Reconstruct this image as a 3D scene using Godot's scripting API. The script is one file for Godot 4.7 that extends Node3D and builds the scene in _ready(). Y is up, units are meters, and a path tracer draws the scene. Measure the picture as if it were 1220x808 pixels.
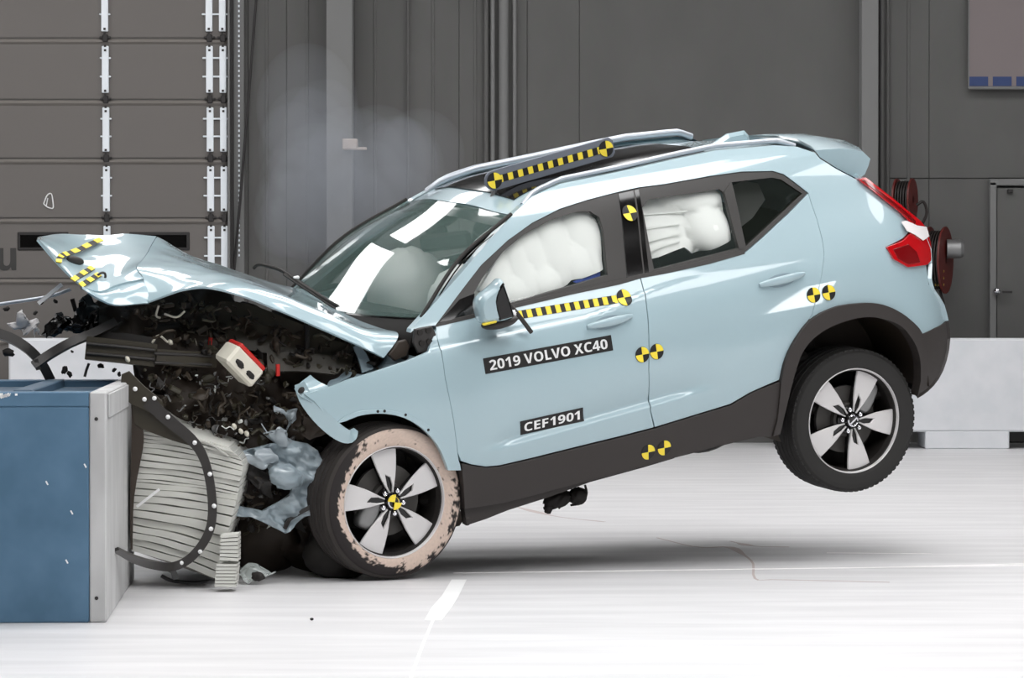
extends Node3D
# A crash-test hall: a car buckled against a barrier, built part by part in metres.

class M:  # collects triangles for one mesh; windings follow the normals given
	var v := PackedVector3Array()
	var n := PackedVector3Array()
	var uv := PackedVector2Array()
	var c := PackedColorArray()
	var idx := PackedInt32Array()
	func vert(p: Vector3, nn: Vector3, t := Vector2.ZERO) -> int:
		v.append(p)
		n.append(nn)
		uv.append(t)
		return v.size() - 1
	func tri(i: int, j: int, k: int) -> void:
		var fn := (v[j] - v[i]).cross(v[k] - v[i])
		if fn.dot(n[i] + n[j] + n[k]) > 0.0:
			idx.append_array([i, k, j])
		else:
			idx.append_array([i, j, k])
	func quad(a: Vector3, b: Vector3, cc: Vector3, d: Vector3, nn: Vector3) -> void:
		var i := vert(a, nn, Vector2(0, 0))
		vert(b, nn, Vector2(1, 0))
		vert(cc, nn, Vector2(1, 1))
		vert(d, nn, Vector2(0, 1))
		tri(i, i + 1, i + 2)
		tri(i, i + 2, i + 3)
	func flat3(a: Vector3, b: Vector3, cc: Vector3, away: Vector3) -> void:
		var nn := (b - a).cross(cc - a).normalized()
		if nn.dot(away) < 0.0:
			nn = -nn
		var i := vert(a, nn)
		vert(b, nn)
		vert(cc, nn)
		tri(i, i + 1, i + 2)
	# a box with chamfered edges
	func box(at: Vector3, size: Vector3, b := 0.0, turn := Basis()) -> void:
		var h := size * 0.5
		b = minf(b, minf(h.x, minf(h.y, h.z)) * 0.9)
		var ax := [Vector3(1, 0, 0), Vector3(0, 1, 0), Vector3(0, 0, 1)]
		var hh := [h.x, h.y, h.z]
		for a in 3:
			var u: int = (a + 1) % 3
			var w: int = (a + 2) % 3
			for s: float in [-1.0, 1.0]:
				var q := []
				for e in [[-1, -1], [1, -1], [1, 1], [-1, 1]]:
					var p: Vector3 = ax[a] * s * hh[a] + ax[u] * e[0] * (hh[u] - b) + ax[w] * e[1] * (hh[w] - b)
					q.append(at + turn * p)
				quad(q[0], q[1], q[2], q[3], turn * (ax[a] * s))
		if b <= 0.0:
			return
		for a in 3:
			var u: int = (a + 1) % 3
			var w: int = (a + 2) % 3
			for s: float in [-1.0, 1.0]:
				for t: float in [-1.0, 1.0]:
					var q := []
					for e in [[-1, 0], [1, 0], [1, 1], [-1, 1]]:
						var p: Vector3 = ax[a] * e[0] * (hh[a] - b)
						p += ax[u] * s * (hh[u] - (b if e[1] == 1 else 0.0)) + ax[w] * t * (hh[w] - (0.0 if e[1] == 1 else b))
						q.append(at + turn * p)
					quad(q[0], q[1], q[2], q[3], turn * (ax[u] * s + ax[w] * t).normalized())
		for sx: float in [-1.0, 1.0]:
			for sy: float in [-1.0, 1.0]:
				for sz: float in [-1.0, 1.0]:
					var k := Vector3(sx, sy, sz)
					flat3(at + turn * (k * (h - Vector3(0, b, b))), at + turn * (k * (h - Vector3(b, 0, b))), at + turn * (k * (h - Vector3(b, b, 0))), turn * k)
	# a rectangular grid of points, smooth; with t > 0 a sheet of that thickness
	func grid(rows: Array, t := 0.0, flip := false, closed_u := false) -> void:
		var nr := rows.size()
		var nc: int = rows[0].size()
		var ns := []
		for r in nr:
			var line := PackedVector3Array()
			for k in nc:
				var du: Vector3 = rows[r][(k + 1) % nc if closed_u else mini(k + 1, nc - 1)] - rows[r][(k - 1 + nc) % nc if closed_u else maxi(k - 1, 0)]
				var dv: Vector3 = rows[mini(r + 1, nr - 1)][k] - rows[maxi(r - 1, 0)][k]
				var q := du.cross(dv)
				q = q.normalized() if q.length() > 1e-12 else Vector3.UP
				line.append(-q if flip else q)
			ns.append(line)
		var cols := nc if not closed_u else nc + 1
		for side in (2 if t > 0.0 else 1):
			var base := v.size()
			for r in nr:
				for k in cols:
					var kk: int = k % nc
					var q: Vector3 = ns[r][kk]
					vert(rows[r][kk] - q * t * side, -q if side else q, Vector2(float(k) / (cols - 1), float(r) / (nr - 1)))
			for r in nr - 1:
				for k in cols - 1:
					var i := base + r * cols + k
					tri(i, i + 1, i + cols + 1)
					tri(i, i + cols + 1, i + cols)
		if t > 0.0:
			var ring := []
			for k in nc: ring.append([0, k])
			for r in range(1, nr): ring.append([r, nc - 1])
			for k in range(nc - 2, -1, -1): ring.append([nr - 1, k])
			for r in range(nr - 2, 0, -1): ring.append([r, 0])
			var mid: Vector3 = rows[nr / 2][nc / 2]
			for i in ring.size():
				var a = ring[i]
				var b = ring[(i + 1) % ring.size()]
				var pa: Vector3 = rows[a[0]][a[1]]
				var pb: Vector3 = rows[b[0]][b[1]]
				var qa: Vector3 = ns[a[0]][a[1]]
				var qb: Vector3 = ns[b[0]][b[1]]
				var o := (pb - pa).cross(qa)
				if o.length() < 1e-12: continue
				o = o.normalized()
				if o.dot(pa - mid) < 0.0: o = -o
				quad(pa, pb, pb - qb * t, pa - qa * t, o)
	# a round tube along a path
	func tube(path: PackedVector3Array, r: float, seg := 8, r2 := -1.0) -> void:
		var rows := []
		var up := Vector3(0.13, 0.97, 0.21)
		for i in path.size():
			var d := (path[mini(i + 1, path.size() - 1)] - path[maxi(i - 1, 0)]).normalized()
			var x := d.cross(up)
			if x.length() < 0.2: x = d.cross(Vector3(0.9, 0.1, 0.4))
			x = x.normalized()
			up = x.cross(d).normalized()
			var line := PackedVector3Array()
			var rr := r if r2 < 0.0 else lerpf(r, r2, float(i) / (path.size() - 1))
			for k in seg:
				var a := TAU * k / seg
				line.append(path[i] + (x * cos(a) + up * sin(a)) * rr)
			rows.append(line)
		grid(rows, 0.0, true, true)
		for e in 2:
			var i := 0 if e == 0 else path.size() - 1
			var d := (path[0] - path[1]).normalized() if e == 0 else (path[i] - path[i - 1]).normalized()
			var c0 := vert(path[i], d)
			for p in rows[i]: vert(p, d)
			for k in seg: tri(c0, c0 + 1 + k, c0 + 1 + (k + 1) % seg)
	# a flat bar of width w and thickness t along a path; its broad face looks along nrm
	func ribbon(path: PackedVector3Array, w, t: float, nrm: Vector3) -> void:
		var ring := []
		for i in path.size():
			var d := (path[mini(i + 1, path.size() - 1)] - path[maxi(i - 1, 0)]).normalized()
			var s := d.cross(nrm).normalized()
			var q := s.cross(d).normalized()
			var ww: float = (w[i] if w is Array else w) * 0.5
			ring.append([path[i] + s * ww + q * t / 2, path[i] - s * ww + q * t / 2, path[i] - s * ww - q * t / 2, path[i] + s * ww - q * t / 2, q, -s, -q, s])
		for f in 4:
			var base := v.size()
			for r in ring:
				vert(r[f], r[4 + f])
				vert(r[(f + 1) % 4], r[4 + f])
			for i in ring.size() - 1:
				tri(base + i * 2, base + i * 2 + 1, base + i * 2 + 3)
				tri(base + i * 2, base + i * 2 + 3, base + i * 2 + 2)
		for e in [0, ring.size() - 1]:
			var r = ring[e]
			var d: Vector3 = (path[0] - path[1]) if e == 0 else (path[e] - path[e - 1])
			quad(r[0], r[1], r[2], r[3], d.normalized())
	# an extruded polygon: xf maps (x, y, 0) to its middle plane; rounded by b at its rims
	func prism(poly: PackedVector2Array, xf: Transform3D, depth: float, b := 0.0) -> void:
		var cap := poly
		if b > 0.0:
			var off := Geometry2D.offset_polygon(poly, -b)
			if off.size() == 1: cap = off[0]
			else: b = 0.0
		var tris := Geometry2D.triangulate_polygon(cap)
		for s: float in [1.0, -1.0]:
			var base := v.size()
			for p in cap: vert(xf * Vector3(p.x, p.y, s * depth / 2), xf.basis * Vector3(0, 0, s))
			for i in range(0, tris.size(), 3): tri(base + tris[i], base + tris[i + 1], base + tris[i + 2])
		var cw := Geometry2D.is_polygon_clockwise(poly)
		var k := poly.size()
		for i in k:
			var a := poly[i]
			var e := poly[(i + 1) % k]
			var o := (e - a).orthogonal().normalized() * (1.0 if cw else -1.0)
			o = -o if (Geometry2D.is_point_in_polygon((a + e) / 2 + o * 0.0005, poly)) else o
			var nn := (xf.basis * Vector3(o.x, o.y, 0)).normalized()
			var h := depth / 2 - b
			quad(xf * Vector3(a.x, a.y, h), xf * Vector3(e.x, e.y, h), xf * Vector3(e.x, e.y, -h), xf * Vector3(a.x, a.y, -h), nn)
			if b > 0.0:
				for s: float in [1.0, -1.0]:
					var ai := a - o * b
					var ei := e - o * b
					quad(xf * Vector3(a.x, a.y, h * s), xf * Vector3(e.x, e.y, h * s), xf * Vector3(ei.x, ei.y, s * depth / 2), xf * Vector3(ai.x, ai.y, s * depth / 2), (nn + xf.basis * Vector3(0, 0, s)).normalized())
	# profile of (radius, height) turned about the z axis of xf
	func lathe(profile: PackedVector2Array, xf: Transform3D, seg := 48, a0 := 0.0, a1 := TAU) -> void:
		for i in profile.size() - 1:
			var p := profile[i]
			var q := profile[i + 1]
			var d := (q - p).normalized()
			var o := Vector2(d.y, -d.x)
			var base := v.size()
			for k in seg + 1:
				var a := a0 + (a1 - a0) * k / seg
				var e := Vector3(cos(a), sin(a), 0)
				var nn := xf.basis * (e * o.x + Vector3(0, 0, o.y))
				vert(xf * (e * p.x + Vector3(0, 0, p.y)), nn, Vector2(float(k) / seg, 0))
				vert(xf * (e * q.x + Vector3(0, 0, q.y)), nn, Vector2(float(k) / seg, 1))
			for k in seg:
				tri(base + k * 2, base + k * 2 + 1, base + k * 2 + 3)
				tri(base + k * 2, base + k * 2 + 3, base + k * 2 + 2)
	# a rounded lump: radii r, pulled about by noise
	func blob(at: Vector3, r: Vector3, turn := Basis(), noise: FastNoiseLite = null, amount := 0.0, nu := 20, nv := 12, power := 1.0) -> void:
		var rows := []
		for i in nv + 1:
			var th := PI * i / nv
			var line := PackedVector3Array()
			for k in nu:
				var ph := TAU * k / nu
				var d := Vector3(sin(th) * cos(ph), cos(th), sin(th) * sin(ph))
				var e := Vector3(signf(d.x) * pow(absf(d.x), power), signf(d.y) * pow(absf(d.y), power), signf(d.z) * pow(absf(d.z), power))
				var s := 1.0
				if noise: s += noise.get_noise_3dv(d * 100.0 + at * 300.0) * amount
				line.append(at + turn * (e * r * s))
			rows.append(line)
		var i0 := v.size()
		grid(rows, 0.0, false, true)
		for i in range(i0, v.size()):
			if n[i].dot(v[i] - at) < 0.0: n[i] = -n[i]
		for i in nu + 1:
			n[i0 + i] = turn * Vector3.UP
			n[v.size() - 1 - i] = turn * Vector3.DOWN
	# stacked copies of an outline: zs heights, ks scales; smooth
	func loft(outline: PackedVector2Array, xf: Transform3D, zs: Array, ks: Array) -> void:
		var c := Vector2.ZERO
		for p in outline: c += p / outline.size()
		var rows := []
		for i in zs.size():
			var line := PackedVector3Array()
			for p in outline:
				var q: Vector2 = c + (p - c) * ks[i]
				line.append(xf * Vector3(q.x, q.y, zs[i]))
			rows.append(line)
		var i0 := v.size()
		grid(rows, 0.0, false, true)
		var mid := xf * Vector3(c.x, c.y, (zs[0] + zs[-1]) / 2)
		outward(i0, mid)
		for e in [0, zs.size() - 1]:
			var d := xf.basis.z.normalized() * (-1.0 if (e == 0) == (zs[0] < zs[-1]) else 1.0)
			var c0 := vert(xf * Vector3(c.x, c.y, zs[e]), d)
			for p in rows[e]: vert(p, d)
			for k in outline.size(): tri(c0, c0 + 1 + k, c0 + 1 + (k + 1) % outline.size())
	# turn every normal from index i0 on away from a point
	func outward(i0: int, mid: Vector3) -> void:
		for i in range(i0, v.size()):
			if n[i].dot(v[i] - mid) < 0.0: n[i] = -n[i]
	func toward(i0: int, d: Vector3) -> void:
		for i in range(i0, v.size()):
			if n[i].dot(d) < 0.0: n[i] = -n[i]
	func done() -> ArrayMesh:
		for i in range(0, idx.size(), 3):  # windings follow the final normals
			var fn := (v[idx[i + 1]] - v[idx[i]]).cross(v[idx[i + 2]] - v[idx[i]])
			if fn.dot(n[idx[i]] + n[idx[i + 1]] + n[idx[i + 2]]) > 0.0:
				var k := idx[i + 1]
				idx[i + 1] = idx[i + 2]
				idx[i + 2] = k
		var a := []
		a.resize(Mesh.ARRAY_MAX)
		a[Mesh.ARRAY_VERTEX] = v
		a[Mesh.ARRAY_NORMAL] = n
		a[Mesh.ARRAY_TEX_UV] = uv
		if c.size() == v.size(): a[Mesh.ARRAY_COLOR] = c
		a[Mesh.ARRAY_INDEX] = idx
		var am := ArrayMesh.new()
		am.add_surface_from_arrays(Mesh.PRIMITIVE_TRIANGLES, a)
		return am

var mats := {}
var rng := RandomNumberGenerator.new()
var crush := FastNoiseLite.new()
var WY := [-0.6, 0.2, 0.45, 0.7, 0.9, 1.05, 1.2, 1.35, 1.5, 1.6, 1.66, 1.75, 2.4]
var WZ := [0.78, 0.86, 0.905, 0.925, 0.918, 0.895, 0.835, 0.757, 0.68, 0.615, 0.56, 0.47, 0.2]

func pv(a: Array) -> PackedVector2Array:
	var o := PackedVector2Array()
	for i in range(0, a.size(), 2): o.append(Vector2(a[i], a[i + 1]))
	return o

func p3(a: Array) -> PackedVector3Array:
	var o := PackedVector3Array()
	for i in range(0, a.size(), 3): o.append(Vector3(a[i], a[i + 1], a[i + 2]))
	return o

func mat(called: String, col: Color, rough := 0.6, metal := 0.0, coat := 0.0) -> StandardMaterial3D:
	var m := StandardMaterial3D.new()
	m.resource_name = called
	m.albedo_color = col
	m.roughness = rough
	m.metallic = metal
	if coat > 0.0:
		m.clearcoat_enabled = true
		m.clearcoat = coat
		m.clearcoat_roughness = 0.03
	mats[called] = m
	return m

func tint_map(m: StandardMaterial3D, lo: Color, hi: Color, freq: float, scale: Vector3, size := 512, sd := 1, oct := 4) -> void:
	var t := NoiseTexture2D.new()
	var nz := FastNoiseLite.new()
	nz.seed = sd
	nz.frequency = freq
	nz.fractal_octaves = oct
	t.noise = nz
	t.width = size
	t.height = size
	t.seamless = true
	var g := Gradient.new()
	g.set_color(0, lo)
	g.set_color(1, hi)
	g.set_offset(0, 0.2)
	g.set_offset(1, 0.8)
	t.color_ramp = g
	m.albedo_color = Color.WHITE
	m.albedo_texture = t
	m.uv1_triplanar = true
	m.uv1_world_triplanar = true
	m.uv1_scale = scale

func put(called: String, parent: Node, m: M, material: Material) -> MeshInstance3D:
	var o := MeshInstance3D.new()
	o.name = called
	o.mesh = m.done()
	o.material_override = material
	parent.add_child(o, true)
	return o

func thing(called: String, at := Vector3.ZERO, basis_ := Basis()) -> Node3D:
	var o := Node3D.new()
	o.name = called
	o.transform = Transform3D(basis_, at)
	add_child(o, true)
	return o

func tag(o: Node, label: String, category := "", group := "") -> void:
	o.set_meta("label", label)
	if category: o.set_meta("category", category)
	if group: o.set_meta("group", group)

func structure(o: Node) -> Node:
	o.set_meta("kind", "structure")
	return o

func sst(a: float, b: float, x: float) -> float:
	var t := clampf((x - a) / (b - a), 0.0, 1.0)
	return t * t * (3.0 - 2.0 * t)

# half width of the car's body at (x to the rear, y up)
func wz(x: float, y: float) -> float:
	var y2 := clampf(y, WY[0], WY[-1] - 1e-6)
	var i := 0
	while y2 >= WY[i + 1]: i += 1
	var h: float = WY[i + 1] - WY[i]
	var t: float = (y2 - WY[i]) / h
	var a0: int = maxi(i - 1, 0)
	var b1: int = mini(i + 2, WY.size() - 1)
	var ta: float = (WZ[i + 1] - WZ[a0]) / (WY[i + 1] - WY[a0])
	var tb: float = (WZ[b1] - WZ[i]) / (WY[b1] - WY[i])
	var w: float = (2 * t ** 3 - 3 * t * t + 1) * WZ[i] + (t ** 3 - 2 * t * t + t) * h * ta + (-2 * t ** 3 + 3 * t * t) * WZ[i + 1] + (t ** 3 - t * t) * h * tb
	if x > -0.1: w -= 0.06 * ((x + 0.1) / 0.95) ** 2
	if x > 0.3: w -= 0.10 * ((x - 0.3) / 0.3) ** 2
	if x < -2.3: w -= 0.10 * ((-2.3 - x) / 1.1) ** 2
	var yc := 1.092 + 0.075 * sst(-1.5, -0.85, x)
	w -= 0.012 * (sst(yc - 0.009, yc + 0.009, y) - 0.5) * (1.0 - sst(-1.3, -0.75, x))
	var d := y - (0.6 + 0.045 * (x + 1.5))
	w -= 0.03 * sst(-0.020, 0.028, d) * exp(-maxf(d, 0.0) / 0.09) * sst(-2.12, -1.85, x) * (1.0 - sst(-1.05, -0.75, x))
	return w

# a body panel: a polygon in (x, y) laid on the body's side, with turned-in rims
func panel(m: M, poly_in: PackedVector2Array, side: float, off: float, thick: float, gap := 0.0, cx := 0.06, cy := 0.0125, holes := [], surf = null) -> void:
	var poly := poly_in
	if gap != 0.0:
		var oo := Geometry2D.offset_polygon(poly_in, -gap, Geometry2D.JOIN_MITER)
		if oo.size() > 0: poly = oo[0]
	var f: Callable = surf if surf != null else func(x: float, y: float) -> float: return wz(x, y) + off
	var norm := func(x: float, y: float) -> Vector3:
		var e := 0.003
		var gx: float = (f.call(x + e, y) - f.call(x - e, y)) / (2 * e)
		var gy: float = (f.call(x, y + e) - f.call(x, y - e)) / (2 * e)
		return Vector3(-gx, -gy, 1).normalized() * Vector3(1, 1, side)
	var lo := poly[0]
	var hi := poly[0]
	for p in poly:
		lo = lo.min(p)
		hi = hi.max(p)
	var nx := maxi(1, ceili((hi.x - lo.x) / cx))
	var ny := maxi(1, ceili((hi.y - lo.y) / cy))
	var dx := (hi.x - lo.x) / nx
	var dy := (hi.y - lo.y) / ny
	for i in nx:
		for j in ny:
			var x0 := lo.x + i * dx
			var y0 := lo.y + j * dy
			var cell := PackedVector2Array([Vector2(x0, y0), Vector2(x0 + dx, y0), Vector2(x0 + dx, y0 + dy), Vector2(x0, y0 + dy)])
			var pieces := Geometry2D.intersect_polygons(poly, cell)
			for hole in holes:
				var next: Array[PackedVector2Array] = []
				for pc in pieces: next.append_array(Geometry2D.clip_polygons(pc, hole))
				pieces = next
			for pc in pieces:
				var tr := Geometry2D.triangulate_polygon(pc)
				if tr.is_empty(): continue
				var base := m.v.size()
				for p in pc: m.vert(Vector3(p.x, p.y, side * f.call(p.x, p.y)), norm.call(p.x, p.y), Vector2((p.x - lo.x) / (hi.x - lo.x), (p.y - lo.y) / (hi.y - lo.y)))
				for k in range(0, tr.size(), 3): m.tri(base + tr[k], base + tr[k + 1], base + tr[k + 2])
	var loops := [poly]
	loops.append_array(holes)
	for li in loops.size():
		var lp: PackedVector2Array = loops[li]
		for i in lp.size():
			var a := lp[i]
			var b := lp[(i + 1) % lp.size()]
			var steps := maxi(1, ceili(a.distance_to(b) / 0.05))
			var o := (b - a).orthogonal().normalized()
			if Geometry2D.is_point_in_polygon((a + b) / 2 + o * 0.001, lp): o = -o
			if li > 0: o = -o
			for s in steps:
				var p := a.lerp(b, float(s) / steps)
				var q := a.lerp(b, float(s + 1) / steps)
				var base := m.v.size()
				var out := Vector3(o.x, o.y, 0)
				for e in [p, q]:
					var z: float = f.call(e.x, e.y)
					var nn: Vector3 = norm.call(e.x, e.y)
					m.vert(Vector3(e.x, e.y, side * z), (nn + out * 0.6).normalized())
					m.vert(Vector3(e.x + o.x * 0.0012, e.y + o.y * 0.0012, side * (z - minf(0.004, thick * 0.5))), out)
					m.vert(Vector3(e.x, e.y, side * (z - thick)), out)
				for k in 2:
					m.tri(base + k, base + k + 1, base + k + 4)
					m.tri(base + k, base + k + 4, base + k + 3)

func disc(at: Vector2, r: float, a0 := 0.0, a1 := TAU, seg := 28, stretch := 1.0) -> PackedVector2Array:
	var o := PackedVector2Array()
	var full := a1 - a0 > TAU - 0.01
	if not full: o.append(at)
	for k in (seg if full else seg + 1):
		var a := a0 + (a1 - a0) * k / seg
		o.append(at + Vector2(cos(a), sin(a) * stretch) * r)
	return o

# a round black and yellow aiming mark lying on the body's side
func marker(parent: Node, at: Vector2, r: float, tilt := 0.0, lift := 0.0025) -> void:
	var m := M.new()
	panel(m, disc(at, r), 1, lift, 0.002, 0.0, 0.02, 0.02)
	var o := put("target_marker", parent, m, mats.sticker_black)
	m = M.new()
	for q in 2:
		panel(m, disc(at, r * 0.97, tilt + q * PI, tilt + q * PI + PI / 2, 10), 1, lift + 0.0009, 0.0012, 0.0, 0.02, 0.02)
	put("yellow_quadrant", o, m, mats.yellow)

# smooth surface through a net of control points
func spline(rows: Array, nu: int, nv: int) -> Array:
	var cr := func(a: Vector3, b: Vector3, c: Vector3, d: Vector3, t: float) -> Vector3:
		return 0.5 * ((2.0 * b) + (c - a) * t + (2.0 * a - 5.0 * b + 4.0 * c - d) * t * t + (3.0 * b - a - 3.0 * c + d) * t * t * t)
	var along := func(pts: PackedVector3Array, t: float) -> Vector3:
		var s := t * (pts.size() - 1)
		var i := mini(int(s), pts.size() - 2)
		var a: Vector3 = pts[i - 1] if i > 0 else 2.0 * pts[0] - pts[1]
		var d: Vector3 = pts[i + 2] if i + 2 < pts.size() else 2.0 * pts[i + 1] - pts[i]
		return cr.call(a, pts[i], pts[i + 1], d, s - i)
	var mid := []
	for r in rows:
		var line := PackedVector3Array()
		for k in nu + 1: line.append(along.call(r, float(k) / nu))
		mid.append(line)
	var out := []
	for j in nv + 1: out.append(PackedVector3Array())
	for k in nu + 1:
		var col := PackedVector3Array()
		for r in mid: col.append(r[k])
		for j in nv + 1: out[j].append(along.call(col, float(j) / nv))
	return out

func curve(pts: PackedVector3Array, n: int) -> PackedVector3Array:
	return spline([pts, pts], n, 1)[0]

func crumple(rows: Array, amount: float, freq: float, keep := 0.0) -> Array:
	for r in rows.size():
		for k in rows[r].size():
			var p: Vector3 = rows[r][k] * freq
			var d := Vector3(crush.get_noise_3d(p.x, p.y, p.z), crush.get_noise_3d(p.x + 71, p.y, p.z), crush.get_noise_3d(p.x, p.y + 53, p.z))
			var edge := minf(minf(r, rows.size() - 1 - r), minf(k, rows[r].size() - 1 - k))
			rows[r][k] += d * amount * (1.0 if edge > 0 else 1.0 - keep)
	return rows

func _ready() -> void:
	rng.seed = 11
	crush.seed = 5
	crush.frequency = 1.0
	crush.fractal_octaves = 2
	camera_and_light()
	materials()
	room()
	garage_door()
	barrier()
	honeycomb()
	car()
	roof_bar()
	debris()
	smoke()

func camera_and_light() -> void:
	var cam := Camera3D.new()
	cam.name = "camera"
	cam.fov = rad_to_deg(2.0 * atan(404.0 / 4000.0))
	cam.position = Vector3(0, 1.33, 16)
	cam.rotation.x = -atan(51.0 / 4000.0)
	cam.near = 0.1
	cam.far = 80
	add_child(cam)
	cam.current = true
	var we := WorldEnvironment.new()
	we.name = "world"
	var e := Environment.new()
	e.background_mode = Environment.BG_COLOR
	e.background_color = Color(0.05, 0.05, 0.055)
	e.tonemap_mode = Environment.TONE_MAPPER_LINEAR
	e.tonemap_exposure = 1.0
	e.sdfgi_enabled = true
	e.ssao_enabled = true
	e.ssil_enabled = true
	e.volumetric_fog_enabled = true
	e.volumetric_fog_density = 0.0
	we.environment = e
	add_child(we)
	var glow := mat("lamp_glow", Color(1, 1, 1), 0.5)
	glow.emission_enabled = true
	glow.emission = Color(1.0, 1.0, 1.0)
	glow.emission_energy_multiplier = 4.0
	mat("lamp_case", Color(0.35, 0.35, 0.35), 0.5)
	# banks of flat lamps hang from the ceiling over the crash area
	strip_lamp(glow)
	for i in 3:
		for j in 5:
			ceiling_lamp(Vector3(-3.0 + i * 5.2, 7.4, [-9.6, -4.2, 0.8, 6.0, 10.2][j]), Vector2(3.4, 2.2), [5.0, 6.4, 8.2, 10.6, 11.0][j] * [0.72, 1.4, 0.72][i], glow, "flat white lamp panel of the overhead light bank, row %s from the back, %s" % [["one", "two", "three", "four", "five"][j], ["left", "middle", "right"][i]])
	ceiling_lamp(Vector3(-8.0, 7.4, -10.0), Vector2(4.8, 3.4), 12.0, glow, "widest lamp panel of the light bank, above the sectional door")

func ceiling_lamp(at: Vector3, size: Vector2, power: float, glow: Material, words: String) -> void:
	var o := thing("ceiling_lamp", at)
	tag(o, words, "lamp", "overhead lamp panels")
	var m := M.new()
	m.box(Vector3(0, 0.08, 0), Vector3(size.x + 0.1, 0.12, size.y + 0.1), 0.02)
	put("lamp_case", o, m, mats.lamp_case)
	m = M.new()
	m.box(Vector3(0, 0.01, 0), Vector3(size.x, 0.02, size.y))
	put("diffuser", o, m, glow)
	for k in [-1.2, 1.2]:
		m = M.new()
		m.tube(PackedVector3Array([Vector3(k, 0.1, 0), Vector3(k, 1.9, 0)]), 0.012, 6)
		put("hanger", o, m, mats.lamp_case)
	var a := AreaLight3D.new()
	a.name = "lamp_light"
	a.area_size = size
	a.light_energy = power
	a.light_color = Color(1.0, 1.0, 1.0)
	a.area_range = 40.0
	a.area_attenuation = 2.0
	a.shadow_enabled = true
	a.rotation.x = -PI / 2
	a.position = Vector3(0, -0.02, 0)
	o.add_child(a)

# a tall strip light on a stand, off to the right; its reflection shows on the rear door
func strip_lamp(glow: Material) -> void:
	var at := Vector3(12.0, 0, 6.72)
	var o := thing("strip_lamp", at, Basis(Vector3.UP, atan2(-12.4, -7.6)))
	tag(o, "tall strip lamp on a floor stand, out of view to the right", "lamp")
	var m := M.new()
	m.box(Vector3(0, 2.5, -0.06), Vector3(0.56, 2.5, 0.10), 0.02)
	put("lamp_case", o, m, mats.lamp_case)
	m = M.new()
	m.box(Vector3(0, 2.5, -0.0), Vector3(0.48, 2.4, 0.02))
	put("diffuser", o, m, glow)
	m = M.new()
	m.tube(PackedVector3Array([Vector3(0, 0.03, -0.1), Vector3(0, 3.6, -0.1)]), 0.025, 8)
	m.box(Vector3(0, 0.02, -0.1), Vector3(0.9, 0.04, 0.7), 0.01)
	put("stand", o, m, mats.lamp_case)
	var a := AreaLight3D.new()
	a.name = "lamp_light"
	a.area_size = Vector2(0.48, 2.4)
	a.light_energy = 3.6
	a.area_range = 40.0
	a.area_attenuation = 2.0
	a.shadow_enabled = true
	a.rotation.y = PI
	a.position = Vector3(0, 2.5, 0.03)
	o.add_child(a)

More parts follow.
